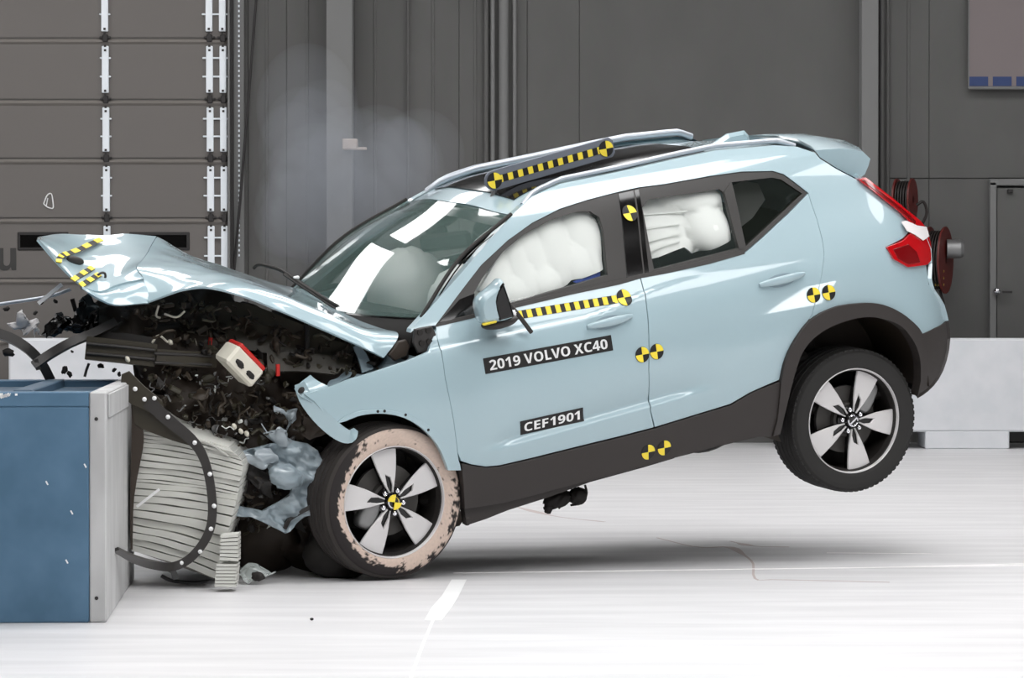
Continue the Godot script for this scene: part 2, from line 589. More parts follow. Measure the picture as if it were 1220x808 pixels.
func materials() -> void:
	mat("paint", Color(0.635, 0.725, 0.755), 0.32, 0.0, 1.0)
	mat("paint_inner", Color(0.53, 0.60, 0.635), 0.5)
	mat("cladding", Color(0.188, 0.168, 0.16), 0.55)
	mat("trim", Color(0.16, 0.148, 0.14), 0.45)
	mat("gloss_black", Color(0.05, 0.045, 0.045), 0.12)
	mat("rubber", Color(0.14, 0.135, 0.13), 0.75)
	mat("rubber_dusty", Color(0.21, 0.19, 0.18), 0.75)
	mat("dark", Color(0.115, 0.10, 0.09), 0.7)
	mat("dark_brown", Color(0.20, 0.16, 0.125), 0.6)
	mat("scrap_brown", Color(0.235, 0.20, 0.16), 0.5)
	mat("scrap_olive", Color(0.24, 0.225, 0.175), 0.4)
	mat("olive", Color(0.21, 0.19, 0.145), 0.45)
	mat("pale_plastic", Color(0.60, 0.64, 0.665), 0.28, 0.0, 0.8)
	mat("cabin", Color(0.10, 0.10, 0.10), 0.85)
	mat("bag", Color(0.89, 0.90, 0.885), 0.85)
	mat("silver", Color(0.84, 0.83, 0.83), 0.32, 0.15)
	mat("chrome", Color(0.9, 0.9, 0.92), 0.1, 1.0)
	mat("satin", Color(0.72, 0.74, 0.77), 0.35, 0.6)
	mat("cast", Color(0.55, 0.55, 0.55), 0.45, 0.7)
	mat("brake_iron", Color(0.30, 0.29, 0.28), 0.55, 0.3)
	mat("sticker_black", Color(0.07, 0.06, 0.055), 0.5)
	mat("yellow", Color(0.97, 0.87, 0.26), 0.5)
	mat("white", Color(0.92, 0.92, 0.92), 0.5)
	mat("red_lens", Color(0.72, 0.05, 0.08), 0.12, 0.0, 1.0)
	mat("red_dark", Color(0.45, 0.02, 0.04), 0.15, 0.0, 1.0)
	mat("clear_lens", Color(0.95, 0.93, 0.93), 0.08, 0.0, 1.0)
	mat("red", Color(0.75, 0.13, 0.10), 0.5)
	mat("cream", Color(0.88, 0.86, 0.80), 0.5)
	mat("blue_cloth", Color(0.10, 0.22, 0.55), 0.7)
	var g := mat("screen_glass", Color(0.60, 0.72, 0.69, 0.12), 0.02)
	g.transparency = BaseMaterial3D.TRANSPARENCY_ALPHA
	g = mat("side_glass", Color(0.55, 0.62, 0.60, 0.06), 0.02)
	g.transparency = BaseMaterial3D.TRANSPARENCY_ALPHA
	g = mat("dark_glass", Color(0.10, 0.115, 0.10, 0.72), 0.02)
	g.transparency = BaseMaterial3D.TRANSPARENCY_ALPHA
	g = mat("clear_plastic", Color(0.85, 0.88, 0.87, 0.35), 0.12)
	g.transparency = BaseMaterial3D.TRANSPARENCY_ALPHA
	mat("wall_paint", Color(0.45, 0.44, 0.43), 0.75)
	tint_map(mats.wall_paint, Color(0.338, 0.336, 0.330), Color(0.356, 0.353, 0.347), 0.012, Vector3(0.25, 0.12, 0.25), 512, 3)
	mat("wall_lighter", Color(0.45, 0.45, 0.447), 0.7)
	mat("ceiling_paint", Color(0.30, 0.30, 0.30), 0.8)
	mat("wall_gap", Color(0.36, 0.355, 0.35), 0.8)
	mat("door_paint", Color(0.41, 0.393, 0.38), 0.65)
	mat("door_rail", Color(0.47, 0.45, 0.43), 0.4)
	mat("floor_paint", Color(0.86, 0.85, 0.85), 0.5)
	tint_map(mats.floor_paint, Color(0.805, 0.80, 0.805), Color(0.86, 0.855, 0.86), 0.012, Vector3(0.05, 0.3, 0.30), 1024, 8, 5)
	mats.floor_paint.roughness = 0.42
	mat("joint_paint", Color(0.95, 0.94, 0.94), 0.5)
	mat("scuff", Color(0.74, 0.69, 0.68), 0.6)
	mat("tape", Color(0.96, 0.96, 0.96), 0.4)
	mat("concrete_white", Color(0.80, 0.80, 0.82), 0.8)
	tint_map(mats.concrete_white, Color(0.83, 0.84, 0.855), Color(0.86, 0.865, 0.88), 0.02, Vector3(0.6, 0.6, 0.6), 256, 4)
	mat("barrier_blue", Color(0.26, 0.42, 0.56), 0.55)
	tint_map(mats.barrier_blue, Color(0.27, 0.40, 0.50), Color(0.33, 0.46, 0.565), 0.012, Vector3(0.5, 0.5, 0.5), 512, 6)
	mat("barrier_dark", Color(0.20, 0.30, 0.38), 0.5)
	mat("steel_plate", Color(0.66, 0.66, 0.68), 0.5, 0.15)
	tint_map(mats.steel_plate, Color(0.70, 0.70, 0.70), Color(0.77, 0.77, 0.77), 0.02, Vector3(0.7, 0.3, 0.7), 256, 9)
	mat("honey", Color(0.80, 0.80, 0.775), 0.5, 0.1)
	mat("honey_dark", Color(0.42, 0.41, 0.39), 0.6, 0.2)
	mat("strap", Color(0.22, 0.21, 0.205), 0.45, 0.2)
	mat("galvanised", Color(0.92, 0.94, 0.96), 0.45, 0.0)
	mat("hinge", Color(0.16, 0.15, 0.15), 0.6)
	mat("lettering_grey", Color(0.22, 0.215, 0.21), 0.7)
	mat("chalk", Color(0.93, 0.93, 0.93), 0.8)
	mat("banner_cloth", Color(0.48, 0.445, 0.445), 0.8)
	mat("banner_blue", Color(0.20, 0.26, 0.42), 0.8)
	mat("box_cream", Color(0.74, 0.69, 0.66), 0.6)
	mat("reel_red", Color(0.36, 0.10, 0.08), 0.5)
	mat("hose", Color(0.12, 0.09, 0.08), 0.6)
	mat("brass", Color(0.62, 0.52, 0.25), 0.4, 0.7)
	mat("bar_grey", Color(0.45, 0.47, 0.51), 0.45, 0.3)
	mat("dust_cream", Color(0.86, 0.77, 0.70), 0.8)
	mats.dust_cream.vertex_color_use_as_albedo = true
	mats.dust_cream.albedo_color = Color.WHITE
	mat("bumper_paint", Color(0.575, 0.63, 0.66), 0.3, 0.0, 0.7)

# x in the world of a picture column on a plane z, for walls that face the camera
func room() -> void:
	var m := M.new()
	m.box(Vector3(0, -0.1, 4.5), Vector3(34, 0.2, 40))
	var fl := put("floor", self, m, mats.floor_paint)
	structure(fl)
	for s in [[p3([-0.282, 0, -0.107]), p3([2.548, 0, -0.559])], [p3([1.63, 0, -1.371]), p3([2.166, 0, -1.315])], [p3([1.853, 0, -0.456]), p3([2.564, 0, -0.663])]]:
		m = M.new()
		m.ribbon(PackedVector3Array([s[0][0] + Vector3.UP * 0.001, s[1][0] + Vector3.UP * 0.001]), 0.028, 0.003, Vector3.UP)
		put("floor_joint", fl, m, mats.joint_paint)
	for q in [p3([0.799, 0, -2.458, 0.979, 0, -1.779, 1.148, 0, -1.779, 1.187, 0, -1.315, 1.2, 0, -0.715, 1.145, 0, 0.228, 1.259, 0, 0.275, 1.755, 0, 0.413]), p3([-0.054, 0, -5.525, 0.254, 0, -4.292, 0.544, 0, -3.763]), p3([1.184, 0, -2.205, 1.294, 0, -1.838, 1.468, 0, -1.779])]:
		var w := []
		for k in q.size(): w.append(0.05 + 0.03 * sin(k * 2.1))
		for k in q.size(): q[k].y = 0.0008
		m = M.new()
		var ws := []
		for k in 25: ws.append(0.012 + 0.055 * maxf(0.0, sin(k * 0.42 - 1.6)) * (1.0 - k / 30.0))
		m.ribbon(curve(q, 24), ws, 0.001, Vector3.UP)
		put("scuff_mark", fl, m, mats.scuff)
	m = M.new()
	m.box(Vector3(0, 4.5, -14.62), Vector3(34, 9.4, 0.3))
	var wall := put("wall_back", self, m, mats.wall_gap)
	structure(wall)
	var wx := func(px: float, z: float) -> float: return (px - 610.0) / 4000.0 * (16.0 - z)
	# sheet panels with open joints between them
	var cuts := [272, 296, 342, 392, 422, 486, 547, 583, 628, 690, 1058, 1106, 1220, 1330]
	for i in cuts.size() - 1:
		var x0: float = wx.call(cuts[i], -14.48) + 0.0015
		var x1: float = wx.call(cuts[i + 1], -14.48) - 0.0015
		m = M.new()
		if cuts[i] >= 1058:
			m.box(Vector3((x0 + x1) / 2, 1.197, -14.46), Vector3(x1 - x0, 2.394, 0.02), 0.004)
			m.box(Vector3((x0 + x1) / 2, 5.8, -14.46), Vector3(x1 - x0, 6.8, 0.02), 0.004)
		else:
			m.box(Vector3((x0 + x1) / 2, 4.6, -14.46), Vector3(x1 - x0, 9.2, 0.02), 0.004)
		put("panel", wall, m, mats.wall_paint)
	# ribs of the sheeting
	for px in [318, 366, 447, 516, 566, 1082]:
		m = M.new()
		m.box(Vector3(wx.call(px, -14.44), 4.6, -14.448), Vector3(0.03, 9.2, 0.012), 0.005)
		put("rib", wall, m, mats.wall_paint)
	m = M.new()
	m.box(Vector3(-17.15, 4.5, 4.5), Vector3(0.3, 9.4, 40))
	structure(put("wall_left", self, m, mats.wall_lighter))
	m = M.new()
	m.box(Vector3(17.15, 4.5, 4.5), Vector3(0.3, 9.4, 40))
	structure(put("wall_right", self, m, mats.wall_lighter))
	m = M.new()
	m.box(Vector3(0, 4.5, 24.65), Vector3(34.6, 9.4, 0.3))
	structure(put("wall_front", self, m, mats.wall_lighter))
	m = M.new()
	m.box(Vector3(0, 9.3, 4.5), Vector3(34.6, 0.2, 40.6))
	structure(put("ceiling", self, m, mats.ceiling_paint))
	# steel columns and conduits
	for spec in [[389, 420, 0.30], [1026, 1046, 0.22]]:
		m = M.new()
		var z: float = -14.45 + spec[2]
		var xa: float = wx.call(spec[0], z)
		var xb: float = wx.call(spec[1], z)
		m.box(Vector3((xa + xb) / 2, 4.6, z), Vector3(xb - xa, 9.2, 0.02), 0.004)
		m.box(Vector3((xa + xb) / 2, 4.6, z - spec[2] / 2), Vector3(0.02, 9.2, spec[2]))
		m.box(Vector3((xa + xb) / 2, 4.6, z - spec[2] + 0.02), Vector3(xb - xa, 9.2, 0.02), 0.004)
		structure(put("trim_1", self, m, mats.wall_lighter)).name = "trim_%d" % (1 if spec[0] < 1000 else 2)
	var pipes := 3
	for q in [[579, 0.022], [587, 0.020], [600, 0.045], [613, 0.018], [486, 0.012], [1051, 0.022], [1058, 0.016]]:
		var x: float = wx.call(q[0], -14.36)
		m = M.new()
		m.tube(PackedVector3Array([Vector3(x, 0, -14.4), Vector3(x, 4, -14.4), Vector3(x, 9.1, -14.4)]), q[1], 10)
		structure(put("trim_%d" % pipes, self, m, mats.wall_lighter if pipes in [4, 5, 6] else mats.wall_paint))
		pipes += 1
	# sloping cable and perforated track beside the roller door
	m = M.new()
	m.tube(p3([-2.3, 4.076, -14.3, -2.384, 3.018, -14.3, -2.476, 1.921, -14.3, -2.515, 1.504, -14.3]), 0.012, 6)
	var cable := put("lift_cable", self, m, mats.hinge)
	tag(cable, "thin dark sloping cable on the wall just right of the sectional door", "cable")
	# plain steel door at the right
	m = M.new()
	var dx0: float = wx.call(1177, -14.4)
	m.box(Vector3(dx0 + 0.04, 1.18, -14.4), Vector3(0.06, 2.36, 0.1), 0.006)
	m.box(Vector3(dx0 + 0.62, 2.36, -14.4), Vector3(1.22, 0.06, 0.1), 0.006)
	m.box(Vector3(dx0 + 1.2, 1.18, -14.4), Vector3(0.06, 2.36, 0.1), 0.006)
	var dr := Node3D.new()
	dr.name = "door_2"
	add_child(dr)
	structure(dr)
	put("door_frame", dr, m, mats.wall_lighter)
	m = M.new()
	m.box(Vector3(dx0 + 0.62, 1.16, -14.4), Vector3(1.09, 2.30, 0.06), 0.006)
	put("door_leaf", dr, m, mats.wall_paint)
	m = M.new()
	var kn: PackedVector3Array = p3([4.378, 1.375, -14.3, 4.469, 1.368, -14.3])
	m.blob(kn[0], Vector3(0.035, 0.035, 0.035))
	m.tube(PackedVector3Array([kn[0], kn[0] + Vector3(0, 0, -0.09)]), 0.015)
	put("knob", dr, m, mats.chrome)
	m = M.new()
	m.box(kn[1], Vector3(0.09, 0.02, 0.02), 0.004)
	m.box(Vector3(dx0 + 0.19, 2.28, -14.34), Vector3(0.05, 0.03, 0.05), 0.004)
	put("latch", dr, m, mats.hinge)
	# pale banner high on the right
	var bo: PackedVector3Array = p3([4.128, 3.197, -14.38, 4.126, 4.614, -14.38])
	var bn := thing("wall_banner", bo[0])
	tag(bn, "pale banner with a row of blue blocks along its lower edge, high on the right", "banner")
	m = M.new()
	m.box(Vector3(0.55, 0.72, 0), Vector3(1.1, 1.40, 0.02), 0.004)
	put("cloth", bn, m, mats.banner_cloth)
	m = M.new()
	m.tube(PackedVector3Array([Vector3(0, 0.015, 0.01), Vector3(1.1, 0.015, 0.01)]), 0.014, 8)
	m.tube(PackedVector3Array([Vector3(0.0, 0.015, 0.01), Vector3(0.0, 1.42, 0.01)]), 0.007, 8)
	put("rail", bn, m, mats.wall_lighter)
	for k in 5:
		m = M.new()
		m.box(Vector3(0.09 + k * 0.212, 0.075, 0.011), Vector3(0.17, 0.085, 0.004))
		put("blue_block", bn, m, mats.banner_blue)
	# small box on the column
	m = M.new()
	var jb: PackedVector3Array = p3([-1.451, 2.691, -14.1, -1.391, 2.653, -14.1])
	m.box(jb[0], Vector3(0.14, 0.10, 0.06), 0.01)
	m.box(jb[1] + Vector3(0.02, 0, 0), Vector3(0.14, 0.025, 0.05), 0.006)
	tag(put("junction_box", self, m, mats.box_cream), "small cream junction box fixed to the grey steel column", "box")
	# long white blocks on the floor by the back wall
	var lab := ["long white concrete block on the floor right of the rear wheel", "white concrete block behind the blue crash barrier at the left"]
	var xs := [[930.0, 1340.0, 1103.0, 1203.0], [10.0, 290.0, 60.0, 200.0]]
	for k in 2:
		var a: float = wx.call(xs[k][0], -13.2)
		var b: float = wx.call(xs[k][1], -13.2)
		var c: float = wx.call(xs[k][2], -13.2)
		var d: float = wx.call(xs[k][3], -13.2)
		var o := thing("concrete_block", Vector3((a + b) / 2, 0, -13.5))
		tag(o, lab[k], "block", "white concrete blocks")
		m = M.new()
		m.box(Vector3(0, 0.555, 0), Vector3(b - a, 0.81, 0.6), 0.015)
		put("body", o, m, mats.concrete_white)
		m = M.new()
		m.box(Vector3((c + d) / 2 - (a + b) / 2, 0.08, 0), Vector3(d - c, 0.16, 0.59), 0.01)
		put("foot", o, m, mats.concrete_white)
		for s: float in [-1, 1]:
			m = M.new()
			m.box(Vector3(s * ((b - a) / 2 - 0.2), 0.08, 0), Vector3(0.4, 0.16, 0.59), 0.01)
			put("foot", o, m, mats.concrete_white)
	# hose reels on the wall, right of the tail lamp
	for k in 2:
		var c: Vector3 = (p3([3.508, 2.192, -14, 3.802, 1.652, -14]))[k]
		var o := thing("hose_reel", c)
		tag(o, ["dark red hose reel on the back wall, partly behind the tail lamp", "red hose reel with silver motor drum, lower of the two on the wall"][k], "hose reel", "hose reels on the back wall")
		var r: float = [0.19, 0.30][k]
		var ax := Transform3D(Basis(Vector3.UP, PI / 2 - 0.35), Vector3.ZERO)
		for s: float in [-1.0, 1.0]:
			m = M.new()
			m.lathe(PackedVector2Array([Vector2(0.03, s * 0.07 - 0.008), Vector2(r, s * 0.07 - 0.008), Vector2(r, s * 0.07 + 0.008), Vector2(0.03, s * 0.07 + 0.008)]), ax, 28)
			put("flange", o, m, mats.reel_red)
		m = M.new()
		for q in 5: m.lathe(PackedVector2Array([Vector2(r * 0.5, -0.06 + q * 0.024), Vector2(r * 0.88, -0.054 + q * 0.024), Vector2(r * 0.88, -0.042 + q * 0.024), Vector2(r * 0.5, -0.036 + q * 0.024)]), ax, 24)
		put("hose", o, m, mats.hose)
		m = M.new()
		m.box(Vector3(0, 0, -0.25), Vector3(0.1, 0.12, 0.3), 0.01)
		m.tube(PackedVector3Array([Vector3(0.02, -r * 0.9, 0), Vector3(0.05, -r * 1.3, 0.05), Vector3(0.02, -r * 1.9, 0)]), 0.012)
		put("bracket", o, m, mats.hose)
		if k == 1:
			m = M.new()
			m.lathe(PackedVector2Array([Vector2(0.085, 0.08), Vector2(0.085, 0.2), Vector2(0.07, 0.23), Vector2(0, 0.23)]), Transform3D(Basis(Vector3.UP, PI / 2 - 0.05), Vector3(0, 0.1, 0)), 24)
			put("motor", o, m, mats.cast)
			m = M.new()
			for q in 3: m.box(Vector3(0.0, -0.10 - q * 0.06, 0.1), Vector3(0.09, 0.025, 0.06), 0.006)
			put("fitting", o, m, mats.brass)
		else:
			m = M.new()
			m.tube(curve(PackedVector3Array([Vector3(0.1, -0.05, 0.05), Vector3(0.16, -0.02, 0.05), Vector3(0.19, -0.12, 0.05), Vector3(0.14, -0.24, 0.05)]), 12), 0.014)
			put("hose_end", o, m, mats.hose)

func garage_door() -> void:
	var z := -14.30
	var d := Node3D.new()
	d.name = "door_1"
	add_child(d)
	structure(d)
	var wx := func(px: float) -> float: return (px - 610.0) / 4000.0 * (16.0 - z)
	var wy := func(py: float) -> float: return 1.33 - (py - 353.0) / 4000.0 * (16.0 - z)
	var x0: float = wx.call(-260)
	var x1: float = wx.call(271)
	var edges := [-180, -104, -28, 48, 121, 191, 262, 334, 406, 530]
	for i in edges.size() - 1:
		var top: float = wy.call(edges[i])
		var bot: float = wy.call(edges[i + 1])
		var m := M.new()
		m.box(Vector3((x0 + x1) / 2, (top + bot) / 2, z - 0.03), Vector3(x1 - x0, top - bot - 0.035, 0.05), 0.006)
		put("section", d, m, mats.door_paint)
		m = M.new()
		m.box(Vector3((x0 + x1) / 2, top - 0.012, z - 0.015), Vector3(x1 - x0, 0.052, 0.06), 0.02)
		put("joint_rail", d, m, mats.door_rail)
		m = M.new()
		m.box(Vector3((x0 + x1) / 2, top + 0.0145, z - 0.02), Vector3(x1 - x0, 0.006, 0.045))
		put("joint_gap", d, m, mats.wall_gap)
		for px in [125.5, 249.5, 265.5, -130.0]:
			var x: float = wx.call(px + (edges[i] + 30) * 0.008)
			m = M.new()
			m.box(Vector3(x, (top + bot) / 2 + 0.01, z + 0.012), Vector3(0.062, top - bot - 0.13, 0.03), 0.006)
			for f in [0.25, 0.62]:
				m.box(Vector3(x, bot + 0.05 + (top - bot - 0.1) * (1.0 - f), z + 0.01), Vector3(0.10 if px < 200 else 0.13, 0.016, 0.02), 0.004)
			put("stile", d, m, mats.galvanised)
			m = M.new()
			for f in [0.1, 0.17, 0.83, 0.9]: m.box(Vector3(x, bot + (top - bot) * f, z + 0.029), Vector3(0.02, 0.02, 0.006))
			m.box(Vector3(x, top + 0.015, z + 0.02), Vector3(0.05, 0.07, 0.03), 0.008)
			m.tube(PackedVector3Array([Vector3(x - 0.05, top + 0.02, z + 0.02), Vector3(x + 0.05, top + 0.02, z + 0.02)]), 0.011, 8)
			put("hinge", d, m, mats.hinge)
	for q in [[21, 82], [154, 226]]:
		var m := M.new()
		var a: float = wx.call(q[0])
		var b: float = wx.call(q[1])
		m.box(Vector3((a + b) / 2, wy.call(287.5), z - 0.002), Vector3(b - a, 0.165, 0.016), 0.007)
		var o := put("window_frame", d, m, mats.hinge)
		m = M.new()
		m.box(Vector3((a + b) / 2, wy.call(287.5), z + 0.004), Vector3(b - a - 0.05, 0.115, 0.010), 0.003)
		put("pane", o, m, mats.gloss_black)
	# track at the door's edge
	var m := M.new()
	m.box(Vector3(wx.call(273.5), 4.5, z + 0.02), Vector3(0.02, 9.0, 0.10), 0.004)
	m.box(Vector3(wx.call(284), 4.5, z - 0.06), Vector3(0.10, 9.0, 0.03), 0.004)
	var tr := put("track", d, m, mats.wall_lighter)
	m = M.new()
	for k in 60: m.box(Vector3(wx.call(284.5), 1.7 + k * 0.045, z - 0.044), Vector3(0.014, 0.02, 0.004))
	put("track_hole", tr, m, mats.galvanised).set_meta("kind", "stuff")
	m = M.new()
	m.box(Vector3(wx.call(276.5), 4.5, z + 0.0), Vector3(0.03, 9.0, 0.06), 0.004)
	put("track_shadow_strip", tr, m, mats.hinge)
	# lettering: the end of a painted word, and a chalk mark
	var tm := TextMesh.new()
	var sf := SystemFont.new()
	sf.font_names = PackedStringArray(["Droid Sans"])
	sf.font_weight = 700
	tm.font = sf
	tm.text = "u"
	tm.font_size = 34
	tm.pixel_size = 0.0105
	tm.depth = 0.004
	tm.horizontal_alignment = HORIZONTAL_ALIGNMENT_RIGHT
	var lt := MeshInstance3D.new()
	lt.name = "lettering"
	lt.mesh = tm
	lt.material_override = mats.lettering_grey
	lt.position = Vector3(wx.call(22), wy.call(306), z - 0.003)
	d.add_child(lt)
	m = M.new()
	m.tube(curve(p3([-4.225, 2.163, -14.297, -4.194, 2.238, -14.297, -4.156, 2.254, -14.297, -4.141, 2.185, -14.297, -4.141, 2.125, -14.297, -4.187, 2.132, -14.297, -4.225, 2.163, -14.297]), 24), 0.006, 6)
	m.tube(p3([-4.187, 2.216, -14.297, -4.202, 2.14, -14.297]), 0.005, 6)
	put("chalk_mark", d, m, mats.chalk)

func barrier() -> void:
	var base: Vector3 = (p3([-1.652, 0, 2.339]))[0]
	var far: Vector3 = (p3([-1.776, 0, 0.228]))[0]
	var dep := (far - base).normalized()
	var b := Basis(dep.cross(Vector3.UP).normalized() * 1.0, Vector3.UP, -dep)  # x right, z to the camera
	var o := thing("crash_barrier", base, b)
	tag(o, "blue painted steel crash barrier with a grey facing plate, at the left edge", "barrier")
	var h := 0.94
	var L := 2.1
	var m := M.new()
	m.box(Vector3(-2.1, h / 2 - 0.03, -L / 2), Vector3(4.06, h - 0.06, L), 0.006)
	put("body", o, m, mats.barrier_blue)
	m = M.new()
	m.box(Vector3(-2.1, h - 0.03, -0.06), Vector3(4.06, 0.06, 0.12), 0.004)
	m.box(Vector3(-2.1, h - 0.03, -L + 0.1), Vector3(4.06, 0.06, 0.2), 0.004)
	put("top_rim", o, m, mats.barrier_blue)
	m = M.new()
	m.box(Vector3(-2.1, h - 0.045, -L / 2), Vector3(4.0, 0.03, L - 0.3), 0.005)
	for k in 4: m.box(Vector3(-0.35 - k * 0.9, h - 0.02, -L / 2), Vector3(0.08, 0.05, L - 0.3), 0.005)
	put("top_panel", o, m, mats.barrier_dark)
	m = M.new()
	m.box(Vector3(-0.034, h / 2, -L / 2), Vector3(0.068, h, L), 0.006)
	var pl := put("face_plate", o, m, mats.steel_plate)
	m = M.new()
	m.tube(PackedVector3Array([Vector3(-0.04, 0.83, -0.01), Vector3(-0.04, 0.83, 0.003)]), 0.008, 10)
	m.tube(PackedVector3Array([Vector3(-0.04, 0.10, -0.01), Vector3(-0.04, 0.10, 0.003)]), 0.008, 10)
	put("bolt", pl, m, mats.hinge)
	m = M.new()
	m.box(Vector3(0.004, h - 0.06, -L / 2), Vector3(0.008, 0.10, L - 0.2), 0.003)
	put("backing_strip", pl, m, mats.steel_plate)
	m = M.new()
	for k in 16:
		m.box(Vector3(-0.36 - rng.randf() * 0.18, h - 0.012 + rng.randf_range(-0.008, 0.004), 0.0005), Vector3(rng.randf_range(0.006, 0.03), rng.randf_range(0.004, 0.012), 0.002), 0.0, Basis(Vector3(0, 0, 1), rng.randf() * 0.6))
	for q in [[-0.045, 0.69], [-0.10, 0.50], [-0.12, 0.30], [-0.2, 0.62]]:
		m.box(Vector3(q[0] - 0.04, q[1] - 0.05, 0.0005), Vector3(0.006, 0.018, 0.002), 0.0, Basis(Vector3(0, 0, 1), 0.5))
	put("paint_chip", o, m, mats.chalk)

func moved(rows: Array, nu: int, nv: int, by: Vector3) -> Array:
	var sm := spline(rows, nu, nv)
	for r in sm:
		for k in r.size(): r[k] -= by
	return sm

func honeycomb() -> void:
	# crushed stack of aluminium layers against the plate, 1 m deep
	var z1 := 0.75
	var lf: PackedVector3Array = p3([-1.686, 0.724, 0.75, -1.678, 0.655, 0.75, -1.705, 0.54, 0.75, -1.728, 0.426, 0.75, -1.732, 0.292, 0.75, -1.729, 0.166, 0.75])
	var rt_: PackedVector3Array = p3([-1.289, 0.647, 0.75, -1.224, 0.571, 0.75, -1.24, 0.472, 0.75, -1.259, 0.369, 0.75, -1.313, 0.189, 0.75, -1.351, 0.044, 0.75])
	var o := thing("honeycomb_block", Vector3(-1.6, 0.1, 0.3))
	tag(o, "crushed stack of pale aluminium honeycomb layers against the barrier plate", "honeycomb")
	var lc := curve(lf, 40)
	var rc := curve(rt_, 40)
	var n := 21
	for i in n:
		var a := lc[clampi(int(40.0 * i / n), 0, 40)]
		var b := rc[clampi(int(40.0 * i / n), 0, 40)]
		var a2 := lc[clampi(int(40.0 * (i + 1) / n), 0, 40)]
		var b2 := rc[clampi(int(40.0 * (i + 1) / n), 0, 40)]
		var rows := []
		var m := M.new()
		var jit := rng.randf_range(-0.012, 0.012)
		for r in 2:
			var f: float = [0.04, 0.90][r]
			var pa := a.lerp(a2, f)
			var pb := b.lerp(b2, f)
			var line := PackedVector3Array()
			for k in 13:
				var t := k / 12.0
				var p := pa.lerp(pb, t)
				p.y += 0.0018 * sin(t * 11.0 + i * 1.3) + 0.010 * sin(t * PI)
				p.z += 0.005 * sin(t * 9.0 + i * 0.9) + jit
				line.append(p - o.position)
			rows.append(line)
		# front face, then a top and an underside running back
		var back := []
		for r in rows:
			var line := PackedVector3Array()
			for p in r: line.append(p + Vector3(0.0, 0.03, -0.95))
			back.append(line)
		m.grid([rows[0], rows[1]])
		m.toward(0, Vector3(0, 0, 1))
		var i1 := m.v.size()
		m.grid([back[0], rows[0]])
		m.toward(i1, Vector3.UP)
		i1 = m.v.size()
		m.grid([rows[1], back[1]])
		m.toward(i1, Vector3.DOWN)
		m.quad(rows[0][12], rows[1][12], back[1][12], back[0][12], Vector3(1, 0, 0))
		m.quad(rows[0][0], rows[1][0], back[1][0], back[0][0], Vector3(-1, 0, 0))
		i1 = m.v.size()
		m.grid([back[0], back[1]])
		m.toward(i1, Vector3(0, 0, -1))
		put("layer", o, m, mats.honey)
	# dark core seen in the gaps
	var m := M.new()
	var poly := PackedVector2Array()
	for p in lf: poly.append(Vector2(p.x + 0.012, p.y))
	for i in range(rt_.size() - 1, -1, -1): poly.append(Vector2(rt_[i].x - 0.012, rt_[i].y))
	m.prism(poly, Transform3D(Basis(), Vector3(0, 0, 0.24) - o.position), 0.93)
	put("core", o, m, mats.honey_dark)
	m = M.new()
	m.grid(moved([p3([-1.688, 0.824, 0.3, -1.637, 0.831, 0.3, -1.539, 0.761, 0.3, -1.425, 0.714, 0.3, -1.343, 0.651, 0.3]), p3([-1.676, 0.721, 0.77, -1.6, 0.702, 0.77, -1.478, 0.679, 0.77, -1.371, 0.656, 0.77, -1.288, 0.599, 0.77])], 12, 4, o.position), 0.008)
	put("cover_sheet", o, m, mats.honey)
	m = M.new()
	m.grid(moved([p3([-1.727, 0.877, 0.79, -1.723, 0.771, 0.79, -1.727, 0.619, 0.79, -1.731, 0.39, 0.79, -1.728, 0.181, 0.79]), p3([-1.689, 0.847, 0.785, -1.671, 0.717, 0.785, -1.674, 0.634, 0.785, -1.713, 0.42, 0.785, -1.721, 0.18, 0.785])], 12, 4, o.position), 0.004)
	put("back_sheet", o, m, mats.dark_brown)
	# two small blocks broken off
	var lab := ["small loose honeycomb block, upper of two right of the crushed stack", "small loose honeycomb block standing on the floor under another"]
	var cs := [[p3([-1.309, 0.256, 0.88, -1.23, 0.263, 0.88, -1.23, 0.135, 0.88, -1.313, 0.142, 0.88]), 7], [p3([-1.328, 0.127, 0.88, -1.233, 0.127, 0.88, -1.241, 0.021, 0.88, -1.336, 0.021, 0.88]), 7]]
	for k in 2:
		var q: PackedVector3Array = cs[k][0]
		var oo := thing("honeycomb_piece", Vector3(q[3].x, q[3].y, 0.88))
		tag(oo, lab[k], "honeycomb", "loose honeycomb blocks")
		for i in cs[k][1]:
			var f0: float = float(i) / cs[k][1]
			var f1: float = (i + 0.78) / cs[k][1]
			m = M.new()
			var pp := PackedVector2Array()
			for e in [q[0].lerp(q[3], f0), q[1].lerp(q[2], f0), q[1].lerp(q[2], f1), q[0].lerp(q[3], f1)]: pp.append(Vector2(e.x, e.y))
			m.prism(pp, Transform3D(Basis(), Vector3(0, 0, 0.865) - oo.position), 0.15 + 0.004 * (i % 2))
			put("layer", oo, m, mats.honey)
		m = M.new()
		var pc := PackedVector2Array()
		for e in q: pc.append(Vector2(e.x, e.y))
		var sh := Geometry2D.offset_polygon(pc, -0.006)
		m.prism(sh[0], Transform3D(Basis(), Vector3(0, 0, 0.862) - oo.position), 0.135)
		put("core", oo, m, mats.honey_dark)
	# the torn dark strap with its pale rivets
	var st := thing("steel_strap", (p3([-1.669, 0.886, 0.83]))[0])
	tag(st, "dark curved strap with pale rivets bent around the honeycomb stack", "strap")
	m = M.new()
	var path: PackedVector3Array = curve(p3([-1.646, 0.856, 0.83, -1.556, 0.772, 0.83, -1.438, 0.67, 0.83, -1.381, 0.56, 0.83, -1.355, 0.393, 0.83, -1.37, 0.264, 0.83, -1.442, 0.157, 0.83, -1.527, 0.11, 0.86, -1.604, 0.131, 1.02, -1.649, 0.183, 1.36, -1.682, 0.254, 1.76]), 48)
	for i in path.size(): path[i] -= st.position
	var wd := []
